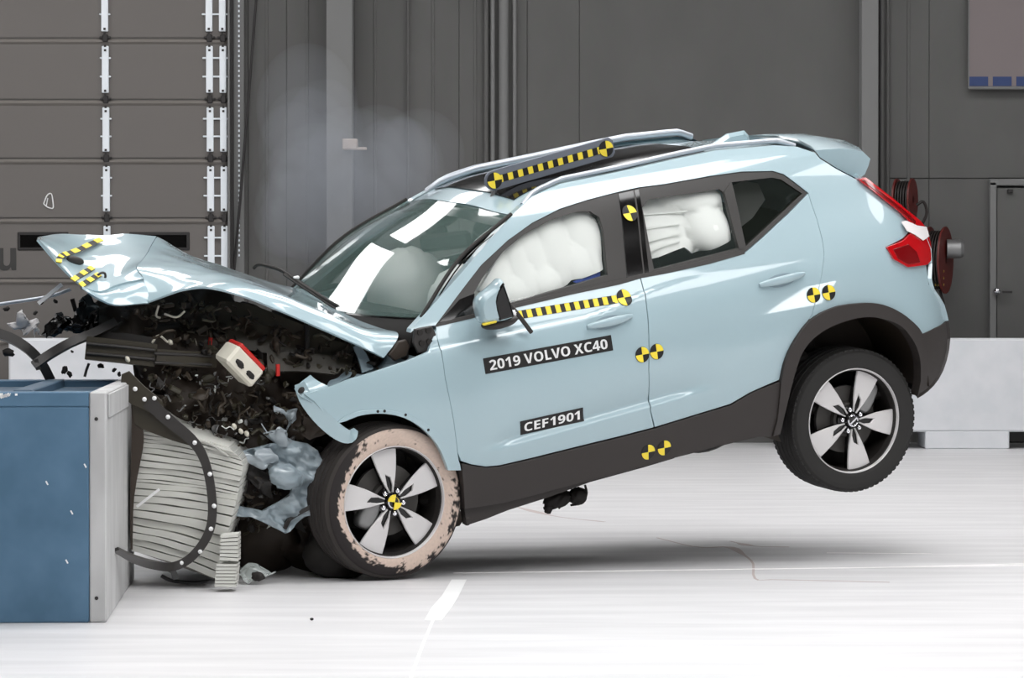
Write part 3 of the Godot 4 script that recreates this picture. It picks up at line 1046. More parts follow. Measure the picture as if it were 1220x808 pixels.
	for i in path.size(): wd.append(lerpf(0.062, 0.040, minf(1.0, i / 14.0)) if i < 42 else lerpf(0.040, 0.026, (i - 42) / 6.0))
	m.ribbon(path, wd, 0.014, Vector3(0, 0, 1))
	put("band", st, m, mats.strap)
	m = M.new()
	m.prism(pv([-1.765, 0.977, -1.731, 0.992, -1.663, 0.924, -1.583, 0.859, -1.568, 0.802, -1.602, 0.787, -1.663, 0.814, -1.72, 0.84, -1.773, 0.886]), Transform3D(Basis(), Vector3(0, 0, 0.82) - st.position), 0.014, 0.002)
	m.prism(pv([-1.722, 0.84, -1.597, 0.794, -1.505, 0.695, -1.46, 0.653, -1.54, 0.676, -1.673, 0.726, -1.711, 0.752]), Transform3D(Basis(), Vector3(0, 0, 0.79) - st.position), 0.008)
	put("gusset", st, m, mats.olive)
	for p in p3([-1.702, 0.911, 0.842, -1.66, 0.864, 0.842, -1.615, 0.869, 0.842, -1.554, 0.784, 0.842, -1.433, 0.668, 0.842, -1.365, 0.526, 0.842, -1.346, 0.382, 0.842, -1.36, 0.278, 0.842, -1.409, 0.175, 0.842, -1.494, 0.124, 0.842]):
		m = M.new()
		m.blob(p - st.position, Vector3(0.0105, 0.0105, 0.006), Basis(), null, 0.0, 12, 8)
		put("rivet", st, m, mats.white)
	# bent stick lying across the stack
	m = M.new()
	m.ribbon(p3([-1.7, 0.376, 0.8, -1.597, 0.456, 0.8]), 0.012, 0.005, Vector3(0, 0, 1))
	tag(put("white_sliver", self, m, mats.white), "thin white plastic sliver lying across the honeycomb layers", "sliver")

var CAR: Node3D

func car() -> void:
	CAR = thing("car", Vector3(1.37063, 0.50474, -1.61406), Basis(Vector3(0.88660, 0.18738, -0.42289), Vector3(-0.13096, 0.97855, 0.15903), Vector3(0.44361, -0.08561, 0.89212)))
	tag(CAR, "pale blue crashed sport utility car, nose crushed and rear wheel off the floor", "car")
	car_sides()
	car_top()
	car_rear()
	car_cabin()
	car_nose()
	var fw := wheel("front_wheel", (p3([-2.546, 0.425, 0.905]))[0], 3.5, true, deg_to_rad(1.0))
	var rw := wheel("rear_wheel", Vector3(0, 0.28, 0.87), 0.0, false, deg_to_rad(-32.0))
	far_wheels()

func car_sides() -> void:
	var window_band: PackedVector2Array = pv([-2.19, 1.195, -2.036, 1.299, -1.861, 1.414, -1.687, 1.497, -1.53, 1.552, -1.359, 1.589, -1.196, 1.604, -1.048, 1.611, -0.914, 1.614, -0.766, 1.606, -0.517, 1.602, -0.334, 1.593, -0.167, 1.568, -0.117, 1.544, -0.067, 1.487, -0.025, 1.436, -0.177, 1.36, -0.366, 1.276, -0.491, 1.224, -0.696, 1.212, -0.944, 1.21, -1.079, 1.213, -1.198, 1.205, -1.464, 1.206, -1.797, 1.199, -2.076, 1.193])
	var front_hole: PackedVector2Array = pv([-2.028, 1.226, -1.878, 1.354, -1.727, 1.452, -1.59, 1.509, -1.43, 1.548, -1.285, 1.562, -1.208, 1.551, -1.173, 1.517, -1.179, 1.45, -1.238, 1.254, -1.441, 1.24, -1.799, 1.219])
	var rear_hole: PackedVector2Array = pv([-0.935, 1.52, -0.891, 1.553, -0.491, 1.535, -0.472, 1.513, -0.507, 1.251, -0.992, 1.234])
	var quarter_hole: PackedVector2Array = pv([-0.41, 1.555, -0.183, 1.539, -0.14, 1.522, -0.055, 1.437, -0.466, 1.252])
	# the one-piece body side: windscreen pillar, roof edge, rear quarter
	var body: PackedVector2Array = pv([-2.325, 1.185, -2.314, 1.202, -2.145, 1.298, -1.972, 1.398, -1.795, 1.504, -1.6, 1.61, -1.461, 1.665, -1.287, 1.694, -0.95, 1.697, -0.633, 1.705, -0.402, 1.707, -0.08, 1.679, 0.031, 1.653, 0.106, 1.612, 0.118, 1.581, 0.18, 1.521, 0.273, 1.451, 0.288, 1.44, 0.369, 1.346, 0.464, 1.245, 0.531, 1.168, 0.422, 1.133, 0.293, 1.114, 0.313, 1.054, 0.392, 1, 0.551, 0.978, 0.545, 0.872, 0.606, 0.809, 0.647, 0.742, 0.676, 0.686, 0.692, 0.641, 0.427, 0.643, 0.414, 0.66, 0.403, 0.677, 0.39, 0.694, 0.374, 0.713, 0.352, 0.734, 0.328, 0.757, 0.303, 0.778, 0.277, 0.797, 0.252, 0.814, 0.225, 0.829, 0.197, 0.843, 0.168, 0.854, 0.137, 0.863, 0.104, 0.87, 0.071, 0.875, 0.038, 0.879, 0.005, 0.883, -0.029, 0.885, -0.062, 0.886, -0.095, 0.883, -0.129, 0.877, -0.162, 0.868, -0.196, 0.857, -0.229, 0.847, -0.209, 0.867, -0.15, 0.979, -0.119, 1.034, -0.061, 1.147, -0.045, 1.21, -0.031, 1.314, -0.029, 1.383, -0.025, 1.436, -0.067, 1.487, -0.117, 1.544, -0.167, 1.568, -0.334, 1.593, -0.517, 1.602, -0.766, 1.606, -0.914, 1.614, -1.048, 1.611, -1.196, 1.604, -1.359, 1.589, -1.53, 1.552, -1.687, 1.497, -1.861, 1.414, -2.036, 1.299, -2.19, 1.195, -2.236, 1.199, -2.289, 1.2])
	var fdoor: PackedVector2Array = pv([-2.191, 1.191, -2.076, 1.193, -1.797, 1.199, -1.464, 1.206, -1.198, 1.205, -1.08, 1.212, -1.084, 1.154, -1.102, 1.064, -1.121, 0.948, -1.149, 0.785, -1.159, 0.66, -1.168, 0.585, -1.155, 0.495, -1.339, 0.491, -1.57, 0.489, -1.797, 0.486, -1.995, 0.486, -2.07, 0.496, -2.143, 0.522, -2.197, 0.551, -2.21, 0.594, -2.211, 0.757, -2.218, 0.959, -2.203, 1.135])
	var rdoor: PackedVector2Array = pv([-1.079, 1.213, -0.944, 1.21, -0.696, 1.212, -0.491, 1.224, -0.366, 1.276, -0.177, 1.36, -0.025, 1.436, -0.029, 1.383, -0.031, 1.314, -0.045, 1.21, -0.061, 1.147, -0.119, 1.034, -0.15, 0.979, -0.209, 0.867, -0.231, 0.848, -0.255, 0.829, -0.28, 0.811, -0.303, 0.793, -0.325, 0.773, -0.344, 0.753, -0.362, 0.732, -0.379, 0.71, -0.393, 0.687, -0.406, 0.663, -0.417, 0.637, -0.426, 0.611, -0.436, 0.585, -0.551, 0.566, -0.609, 0.555, -0.722, 0.521, -0.866, 0.512, -1.152, 0.495, -1.168, 0.585, -1.159, 0.66, -1.149, 0.785, -1.121, 0.948, -1.102, 1.064, -1.084, 1.154])
	var fender: PackedVector2Array = pv([-2.192, 1.183, -2.203, 1.135, -2.218, 0.959, -2.211, 0.757, -2.21, 0.594, -2.206, 0.511, -2.271, 0.525, -2.273, 0.538, -2.276, 0.55, -2.279, 0.563, -2.283, 0.577, -2.288, 0.595, -2.294, 0.614, -2.301, 0.634, -2.309, 0.652, -2.317, 0.669, -2.326, 0.685, -2.337, 0.701, -2.348, 0.717, -2.361, 0.734, -2.376, 0.751, -2.392, 0.767, -2.408, 0.782, -2.424, 0.796, -2.44, 0.808, -2.458, 0.82, -2.477, 0.83, -2.497, 0.84, -2.519, 0.848, -2.542, 0.856, -2.565, 0.862, -2.589, 0.867, -2.615, 0.87, -2.64, 0.873, -2.663, 0.874, -2.684, 0.873, -2.704, 0.871, -2.722, 0.868, -2.74, 0.865, -2.757, 0.863, -2.773, 0.86, -2.788, 0.857, -2.804, 0.854, -2.842, 0.917, -2.875, 0.976, -2.915, 1.017, -2.848, 1.024, -2.798, 1.028, -2.679, 1.046, -2.592, 1.052, -2.379, 1.073, -2.27, 1.092])
	var sill: PackedVector2Array = pv([-2.198, 0.542, -2.143, 0.518, -2.07, 0.492, -1.995, 0.482, -1.797, 0.482, -1.57, 0.485, -1.34, 0.486, -1.153, 0.491, -0.867, 0.508, -0.723, 0.516, -0.61, 0.551, -0.551, 0.562, -0.439, 0.577, -0.43, 0.511, -0.47, 0.39, -0.5, 0.309, -0.587, 0.325, -0.779, 0.326, -0.971, 0.32, -1.161, 0.319, -1.372, 0.31, -1.579, 0.309, -1.808, 0.301, -1.988, 0.299, -2.198, 0.317])
	var arch: PackedVector2Array = pv([-0.436, 0.581, -0.426, 0.608, -0.417, 0.636, -0.406, 0.662, -0.393, 0.687, -0.379, 0.711, -0.362, 0.732, -0.344, 0.753, -0.325, 0.773, -0.304, 0.794, -0.282, 0.814, -0.258, 0.832, -0.231, 0.848, -0.2, 0.86, -0.166, 0.871, -0.13, 0.878, -0.095, 0.883, -0.062, 0.886, -0.029, 0.885, 0.005, 0.883, 0.038, 0.879, 0.071, 0.875, 0.104, 0.87, 0.137, 0.863, 0.168, 0.854, 0.197, 0.843, 0.225, 0.829, 0.252, 0.814, 0.277, 0.797, 0.303, 0.778, 0.328, 0.757, 0.352, 0.734, 0.374, 0.713, 0.391, 0.695, 0.405, 0.679, 0.416, 0.662, 0.427, 0.643, 0.437, 0.62, 0.446, 0.596, 0.453, 0.57, 0.456, 0.542, 0.455, 0.511, 0.451, 0.477, 0.443, 0.444, 0.434, 0.415, 0.42, 0.392, 0.404, 0.373, 0.386, 0.356, 0.37, 0.337, 0.392, 0.408, 0.393, 0.434, 0.395, 0.46, 0.396, 0.487, 0.394, 0.513, 0.39, 0.539, 0.383, 0.565, 0.374, 0.591, 0.362, 0.616, 0.347, 0.642, 0.33, 0.667, 0.312, 0.692, 0.291, 0.713, 0.268, 0.732, 0.241, 0.748, 0.214, 0.762, 0.186, 0.775, 0.16, 0.785, 0.132, 0.794, 0.104, 0.801, 0.075, 0.805, 0.042, 0.808, 0.008, 0.808, -0.027, 0.807, -0.06, 0.804, -0.091, 0.8, -0.121, 0.795, -0.15, 0.789, -0.177, 0.78, -0.204, 0.769, -0.229, 0.757, -0.253, 0.743, -0.274, 0.727, -0.291, 0.712, -0.305, 0.696, -0.318, 0.678, -0.332, 0.654, -0.347, 0.623, -0.364, 0.586, -0.38, 0.546, -0.396, 0.504, -0.412, 0.459, -0.428, 0.412, -0.443, 0.362, -0.457, 0.313, -0.495, 0.312, -0.47, 0.39])
	var bumper: PackedVector2Array = pv([0.427, 0.643, 0.548, 0.646, 0.691, 0.639, 0.703, 0.563, 0.661, 0.486, 0.587, 0.419, 0.514, 0.377, 0.44, 0.351, 0.37, 0.337, 0.434, 0.415, 0.456, 0.542])
	for s: float in [1.0, -1.0]:
		var m := M.new()
		panel(m, body, s, 0.0, 0.05, 0.001, 0.06, 0.012)
		put("body_side", CAR, m, mats.paint)
		m = M.new()
		panel(m, fdoor, s, 0.0, 0.04, 0.0028, 0.06, 0.006)
		var fd := put("front_door", CAR, m, mats.paint)
		m = M.new()
		panel(m, rdoor, s, 0.0, 0.04, 0.0028, 0.06, 0.006)
		var rd := put("rear_door", CAR, m, mats.paint)
		m = M.new()
		panel(m, window_band, s, -0.006, 0.03, 0.0015, 0.06, 0.03, [front_hole, rear_hole, quarter_hole])
		put("window_surround", CAR, m, mats.trim)
		m = M.new()
		panel(m, front_hole, s, -0.016, 0.004, -0.006, 0.06, 0.03)
		put("window", fd, m, mats.side_glass)
		m = M.new()
		panel(m, rear_hole, s, -0.016, 0.004, -0.006, 0.06, 0.03)
		put("window", rd, m, mats.side_glass)
		m = M.new()
		panel(m, quarter_hole, s, -0.012, 0.004, -0.006, 0.06, 0.03)
		put("quarter_window", CAR, m, mats.dark_glass)
		m = M.new()
		panel(m, sill, s, 0.010, 0.06, 0.001, 0.06, 0.02)
		put("sill_cladding", CAR, m, mats.cladding)
		m = M.new()
		panel(m, arch, s, 0.022, 0.07, 0.0, 0.04, 0.03)
		put("arch_cladding", CAR, m, mats.cladding)
		m = M.new()
		panel(m, bumper, s, 0.008, 0.05, 0.001, 0.04, 0.02)
		put("rear_bumper", CAR, m, mats.cladding)
		if s < 0.0: continue
		# glossy pillar covers, weather strips, divider of the rear window
		m = M.new()
		panel(m, pv([-1.027, 1.604, -0.914, 1.606, -1.03, 1.209, -1.077, 1.209, -1.151, 1.208]), 1, -0.002, 0.01, 0.0, 0.06, 0.04)
		put("pillar_cover", CAR, m, mats.gloss_black)
		for q in [pv([-0.944, 1.608, -0.936, 1.608, -1.054, 1.213, -1.061, 1.213]), pv([-0.475, 1.518, -0.425, 1.55, -0.477, 1.254, -0.509, 1.247])]:
			m = M.new()
			panel(m, q, 1, -0.001, 0.010, 0.0, 0.06, 0.04)
			put("weather_strip", CAR, m, mats.trim)
		m = M.new()
		panel(m, pv([-2.192, 1.189, -2.077, 1.191, -1.798, 1.197, -1.465, 1.204, -1.199, 1.203, -1.08, 1.212, -0.944, 1.209, -0.697, 1.211, -0.491, 1.222, -0.484, 1.239, -0.688, 1.231, -0.937, 1.228, -1.073, 1.228, -1.191, 1.222, -1.458, 1.221, -1.792, 1.214, -2.071, 1.207, -2.179, 1.2]), 1, 0.002, 0.008, 0.0, 0.08, 0.02)
		put("belt_strip", CAR, m, mats.trim)
		m = M.new()
		panel(m, pv([-2.164, 1.205, -2.027, 1.284, -1.942, 1.296, -1.993, 1.2]), 1, -0.004, 0.01, 0.0, 0.05, 0.03)
		put("mirror_sail", fd, m, mats.gloss_black)
		for q in [[fd, pv([-1.443, 1.051, -1.193, 1.056]), false], [rd, pv([-0.474, 1.069, -0.21, 1.077]), true]]: door_handle(q[0], q[1])
		m = M.new()
		panel(m, fender, 1, 0.004, 0.02, 0.002, 0.05, 0.02)
		var fe := put("front_fender", CAR, m, mats.paint)
		m = M.new()
		panel(m, pv([-2.206, 0.511, -2.207, 0.523, -2.208, 0.535, -2.21, 0.548, -2.214, 0.562, -2.221, 0.579, -2.231, 0.598, -2.242, 0.618, -2.254, 0.636, -2.265, 0.655, -2.277, 0.673, -2.289, 0.691, -2.301, 0.708, -2.315, 0.724, -2.328, 0.739, -2.343, 0.754, -2.358, 0.768, -2.374, 0.782, -2.391, 0.795, -2.409, 0.808, -2.427, 0.82, -2.446, 0.831, -2.466, 0.841, -2.486, 0.85, -2.506, 0.858, -2.526, 0.865, -2.546, 0.871, -2.566, 0.876, -2.587, 0.88, -2.607, 0.884, -2.628, 0.887, -2.649, 0.89, -2.669, 0.891, -2.688, 0.89, -2.707, 0.888, -2.725, 0.885, -2.741, 0.881, -2.756, 0.876, -2.769, 0.87, -2.782, 0.863, -2.795, 0.856, -2.741, 0.861, -2.722, 0.865, -2.704, 0.868, -2.685, 0.871, -2.664, 0.872, -2.64, 0.871, -2.615, 0.869, -2.59, 0.865, -2.565, 0.86, -2.542, 0.854, -2.519, 0.846, -2.498, 0.838, -2.477, 0.828, -2.458, 0.818, -2.441, 0.806, -2.424, 0.794, -2.408, 0.78, -2.392, 0.765, -2.376, 0.749, -2.362, 0.732, -2.348, 0.715, -2.337, 0.699, -2.327, 0.683, -2.317, 0.667, -2.309, 0.65, -2.301, 0.632, -2.294, 0.612, -2.288, 0.592, -2.283, 0.575, -2.279, 0.561, -2.276, 0.549, -2.273, 0.537, -2.271, 0.525]), 1, 0.012, 0.03, 0.0, 0.04, 0.03)
		put("arch_lip", fe, m, mats.paint)
		for p in pv([-2.584, 0.874, -2.551, 0.869, -2.451, 0.831, -2.349, 0.738]):
			m = M.new()
			panel(m, disc(p, 0.006, 0, TAU, 10), 1, 0.0135, 0.002, 0, 0.02, 0.02)
			put("bolt_hole", fe, m, mats.dark)
		# markers and lettering stuck on the side
		var mk: PackedVector2Array = pv([-1.175, 0.862, -1.095, 0.861, -0.182, 0.964, -0.095, 0.96, -1.202, 0.382, -1.112, 0.384, -1.014, 1.51, -1.199, 1.142])
		for k in mk.size(): marker(CAR, mk[k], 0.037, -0.02, 0.013 if k in [4, 5] else 0.0045)
		tape_strip(pv([-1.819, 1.166, -1.237, 1.141]), 0.036, 23)
		name_plate(pv([-2.008, 0.971, -1.326, 0.95]), 0.072, "2019 VOLVO XC40", 0.63)
		name_plate(pv([-1.863, 0.64, -1.524, 0.638]), 0.066, "CEF1901", 0.30)
		var st: PackedVector2Array = pv([-1.829, 1.162])
		marker(CAR, st[0], 0.036, 0.0, 0.0045)
	mirror()

func door_handle(parent: Node, e: PackedVector2Array) -> void:
	var a := e[0]
	var b := e[1]
	var m := M.new()
	var mid := (a + b) / 2
	var cup := PackedVector2Array()
	for k in 20: cup.append(mid + Vector2(cos(TAU * k / 20) * 0.085, sin(TAU * k / 20) * 0.030 - 0.006).rotated((b - a).angle()))
	panel(m, cup, 1, 0.001, 0.0015, 0.0, 0.03, 0.02)
	put("handle_recess", parent, m, mats.paint_inner)
	m = M.new()
	var rows := []
	for i in 17:
		var t := i / 16.0
		var p := a.lerp(b, t)
		var line := PackedVector3Array()
		var w := 0.021 * pow(clampf(sin(PI * clampf(t, 0.02, 0.98)), 0, 1), 0.35)
		var zz := wz(p.x, p.y) + 0.012 + 0.022 * sin(PI * t)
		for k in 12:
			var an := TAU * k / 12
			line.append(Vector3(p.x, p.y + cos(an) * w, zz + sin(an) * 0.010 * (0.4 + w / 0.03)))
		rows.append(line)
	m.grid(rows, 0.0, true, true)
	for i in m.v.size():
		var c := a.lerp(b, clampf((m.v[i].x - a.x) / (b.x - a.x), 0, 1))
		if m.n[i].dot(m.v[i] - Vector3(m.v[i].x, c.y, wz(c.x, c.y) + 0.012 + 0.022 * sin(PI * clampf((m.v[i].x - a.x) / (b.x - a.x), 0, 1)))) < 0.0: m.n[i] = -m.n[i]
	put("handle", parent, m, mats.paint)

func tape_strip(e: PackedVector2Array, w: float, n: int) -> void:
	var d := (e[1] - e[0])
	var o := d.orthogonal().normalized() * w / 2
	var m := M.new()
	panel(m, PackedVector2Array([e[0] - o, e[1] - o, e[1] + o, e[0] + o]), 1, 0.002, 0.0015, 0.0, 0.05, 0.02)
	var t := put("marker_tape", CAR, m, mats.sticker_black)
	for k in range(0, n, 2):
		m = M.new()
		var a := e[0] + d * (k + 0.02) / n
		var b := e[0] + d * (k + 0.98) / n
		panel(m, PackedVector2Array([a - o * 0.96, b - o * 0.96, b + o * 0.96, a + o * 0.96]), 1, 0.0028, 0.001, 0.0, 0.05, 0.03)
		put("yellow_square", t, m, mats.yellow)

func name_plate(e: PackedVector2Array, h: float, words: String, wide: float) -> void:
	var d := e[1] - e[0]
	var o := d.orthogonal().normalized()
	if o.y < 0: o = -o
	o *= h / 2
	var m := M.new()
	panel(m, PackedVector2Array([e[0] - o, e[1] - o, e[1] + o, e[0] + o]), 1, 0.0025, 0.002, 0.0, 0.05, 0.012)
	var pl := put("name_plate", CAR, m, mats.sticker_black)
	var tm := TextMesh.new()
	var sf := SystemFont.new()
	sf.font_names = PackedStringArray(["Droid Sans"])
	sf.font_weight = 700
	tm.font = sf
	tm.text = words
	tm.font_size = 48
	tm.depth = 0.02
	tm.pixel_size = 0.01
	# lay the letters on the door's curve
	var arr := tm.surface_get_arrays(0)
	var vs: PackedVector3Array = arr[Mesh.ARRAY_VERTEX]
	var lo := vs[0]
	var hi := vs[0]
	for p in vs:
		lo = lo.min(p)
		hi = hi.max(p)
	var c := (e[0] + e[1]) / 2
	var ux := d.normalized()
	var sx := wide / (hi.x - lo.x)
	var sy := h * 0.66 / (hi.y - lo.y)
	var ns: PackedVector3Array = arr[Mesh.ARRAY_NORMAL]
	for i in vs.size():
		var p := vs[i] - (lo + hi) / 2
		var q := c + ux * p.x * sx + o.normalized() * p.y * sy
		var zz := wz(q.x, q.y) + 0.0032 + (0.0012 if vs[i].z > (lo.z + hi.z) / 2 else 0.0)
		vs[i] = Vector3(q.x, q.y, zz)
	arr[Mesh.ARRAY_VERTEX] = vs
	var am := ArrayMesh.new()
	am.add_surface_from_arrays(Mesh.PRIMITIVE_TRIANGLES, arr)
	var t := MeshInstance3D.new()
	t.name = "lettering"
	t.mesh = am
	t.material_override = mats.white
	pl.add_child(t, true)

func mirror() -> void:
	var c: Vector3 = (p3([-1.955, 1.267, 0.98]))[0]
	var o := Node3D.new()
	o.name = "door_mirror"
	o.position = c
	o.basis = Basis(Vector3.UP, deg_to_rad(-12)) * Basis(Vector3(0, 0, 1), deg_to_rad(4))
	CAR.add_child(o)
	# shell: a rounded housing, its cap to the left, dark glass to the right
	var ol := curve(p3([-0.085, -0.06, 0, -0.086, -0.02, 0, -0.080, 0.02, 0, -0.06, 0.048, 0, -0.02, 0.068, 0, 0.02, 0.088, 0, 0.05, 0.106, 0, 0.064, 0.10, 0, 0.070, 0.05, 0, 0.078, -0.03, 0, 0.080, -0.07, 0, 0.05, -0.082, 0, -0.02, -0.080, 0, -0.07, -0.074, 0, -0.085, -0.06, 0]), 44)
	var outline := PackedVector2Array()
	for i in 44: outline.append(Vector2(ol[i].x, ol[i].y))
	var m := M.new()
	m.loft(outline, Transform3D(), [0.085, 0.075, 0.05, 0.0, -0.05, -0.075, -0.085], [0.72, 0.90, 0.99, 1.02, 0.97, 0.85, 0.6])
	put("mirror_cap", o, m, mats.paint)
	m = M.new()
	m.prism(pv([0.0, -0.070, -0.004, -0.02, -0.002, 0.02, 0.006, 0.042, 0.022, 0.068, 0.040, 0.088, 0.054, 0.098, 0.060, 0.06, 0.068, 0.0, 0.073, -0.068]), Transform3D(Basis(), Vector3(0, 0, 0.070)), 0.040, 0.008)
	put("mirror_glass", o, m, mats.gloss_black)
	m = M.new()
	m.blob(Vector3(0.02, -0.095, -0.01), Vector3(0.09, 0.03, 0.07), Basis(), null, 0, 20, 10)
	m.box(Vector3(0.01, -0.10, -0.10), Vector3(0.09, 0.04, 0.12), 0.012)
	put("mirror_foot", o, m, mats.cladding)
	m = M.new()
	m.box(Vector3(-0.045, -0.072, 0.066), Vector3(0.07, 0.012, 0.03), 0.005)
	put("indicator", o, m, mats.yellow)
	# the broken stalk that hangs over the tape
	m = M.new()
	m.tube(curve(p3([-1.846, 1.242, 0.93, -1.821, 1.202, 0.94, -1.792, 1.155, 0.94, -1.748, 1.085, 0.93]), 12), 0.011, 8)
	put("broken_stalk", CAR, m, mats.cladding)
	m = M.new()
	m.blob((p3([-1.835, 1.196, 0.94]))[0], Vector3(0.02, 0.018, 0.015), Basis(), crush, 0.3)
	put("white_clip", CAR, m, mats.white)

func mirrored(line: PackedVector3Array) -> PackedVector3Array:
	var o := PackedVector3Array()
	for p in line: o.append(p * Vector3(1, 1, -1))
	return o

func car_top() -> void:
	# roof: from the windscreen to the tailgate, edge to edge
	var edge: PackedVector2Array = pv([-1.596, 1.608, -1.463, 1.661, -1.29, 1.691, -0.953, 1.694, -0.636, 1.702, -0.405, 1.704, -0.083, 1.676, 0.028, 1.649, 0.102, 1.613])
	var fx := [-0.07, -0.05, -0.03, 0.0, 0.02, 0.03, 0.06, 0.09, 0.12]
	var cw_ := [0.035, 0.03, 0.025, 0.02, 0.008, -0.004, -0.018, -0.018, -0.012]
	var rows := []
	for i in edge.size():
		var p := edge[i]
		var z := wz(p.x, p.y) - 0.004
		var line := PackedVector3Array()
		for s in [1.0, 0.93, 0.75, 0.4, 0.0, -0.4, -0.75, -0.93, -1.0]:
			var cr: float = 1.0 - s * s
			line.append(Vector3(p.x + fx[i] * cr, p.y + cw_[i] * pow(cr, 0.7) - (0.014 if absf(s) > 0.7 and absf(s) < 0.99 else 0.0), z * s))
		rows.append(line)
	var sm := spline(rows, 32, 32)
	var m := M.new()
	for r in sm: r.reverse()
	m.grid(sm, 0.015)
	put("roof", CAR, m, mats.paint)
	# panorama glass: rows of the roof raised a little
	var g := []
	for i in range(3, 21):
		var line := PackedVector3Array()
		for k in range(7, 26): line.append(sm[i][k] + Vector3(0, 0.006, 0))
		g.append(line)
	m = M.new()
	m.grid(g, 0.005)
	put("roof_glass", CAR, m, mats.gloss_black)
	# rails
	for s: float in [1.0, -1.0]:
		var path := PackedVector3Array()
		for i in 25:
			var t := i / 24.0
			var k := t * 6.5 + 0.4
			var a := edge[int(k)].lerp(edge[mini(int(k) + 1, 8)], k - int(k))
			var lift := 0.018 * minf(1.0, minf(t, 1.0 - t) * 9.0)
			path.append(Vector3(a.x + 0.02, a.y + 0.004 + lift, s * (wz(a.x, a.y) - 0.035)))
		m = M.new()
		m.tube(path, 0.013 if s > 0.0 else 0.019, 10)
		put("roof_rail", CAR, m, mats.satin)
	# windscreen
	var top := PackedVector3Array()
	var r0: PackedVector3Array = rows[0]
	for p in r0: top.append(p + Vector3(-0.012, -0.004, 0))
	var bot := PackedVector3Array()
	for s in [1.0, 0.93, 0.75, 0.4, 0.0, -0.4, -0.75, -0.93, -1.0]: bot.append(Vector3(-2.235 - 0.11 * (1.0 - s * s), 1.238 - 0.015 * (1.0 - s * s), 0.790 * s))
	var midl := PackedVector3Array()
	for k in 9: midl.append(top[k].lerp(bot[k], 0.5) + Vector3(-0.028, 0.040, 0))
	m = M.new()
	m.grid(spline([bot, midl, top], 24, 20), 0.005)
	put("windscreen", CAR, m, mats.screen_glass)
	# black border under the glass
	var ws := spline([top, midl, bot], 24, 20)
	m = M.new()
	var dn := Vector3(0.012, -0.014, 0)
	for q in [[0, 2, 0, 24], [19, 20, 0, 24], [0, 20, 0, 1], [0, 20, 23, 24]]:
		var gg := []
		for r in range(q[0], q[1] + 1):
			var line := PackedVector3Array()
			for k in range(q[2], q[3] + 1):
				var p: Vector3 = ws[r][k]
				if q[3] - q[2] == 1 and (k == 1 or k == 23): p = ws[r][0 if k == 1 else 24].lerp(p, 0.55)
				line.append(p + dn)
			gg.append(line)
		m.grid(gg, 0.003)
	put("screen_border", CAR, m, mats.gloss_black)
	for s: float in [1.0, -1.0]:
		m = M.new()
		var pth := PackedVector3Array()
		for k in 21: pth.append(ws[k][0 if s > 0 else 24] + Vector3(-0.006, 0.004, 0.004 * s))
		m.tube(pth, 0.010, 6)
		put("screen_seal", CAR, m, mats.dark)
	# cowl below the glass
	m = M.new()
	var cw := []
	for q in [[0.0, 0.0], [-0.05, -0.05], [-0.10, -0.13], [-0.14, -0.4]]:
		var line := PackedVector3Array()
		for p in bot: line.append(p + Vector3(q[0], q[1] - 0.01, 0))
		cw.append(line)
	m.grid(cw, 0.01)
	put("cowl", CAR, m, mats.dark)
	# wiper, bent up off the glass
	m = M.new()
	m.tube(curve(p3([-2.494, 1.409, -0.62, -2.472, 1.426, -0.6, -2.439, 1.415, -0.55, -2.399, 1.392, -0.5, -2.382, 1.359, -0.4, -2.366, 1.321, -0.3, -2.342, 1.266, -0.1, -2.323, 1.23, 0.05]), 30), 0.009, 6)
	m.ribbon(curve(p3([-2.395, 1.378, -0.45, -2.366, 1.321, -0.3, -2.343, 1.262, -0.1, -2.328, 1.225, 0.03]), 12), 0.03, 0.008, Vector3(0, 0.5, 1))
	put("wiper", CAR, m, mats.dark)
	for p in p3([-2.356, 1.239, -0.1, -2.368, 1.358, -0.38]):
		m = M.new()
		m.box(p, Vector3(0.03, 0.016, 0.018), 0.004)
		put("wiper_clip", CAR, m, mats.white)
	# shark-fin aerial
	m = M.new()
	var fin: PackedVector2Array = pv([-0.167, 1.656, -0.097, 1.688, -0.044, 1.708, 0.057, 1.708, 0.078, 1.68, 0.087, 1.63, 0.075, 1.58, -0.14, 1.599])
	m.prism(fin, Transform3D(Basis(), Vector3.ZERO), 0.05, 0.018)
	put("aerial_fin", CAR, m, mats.paint)

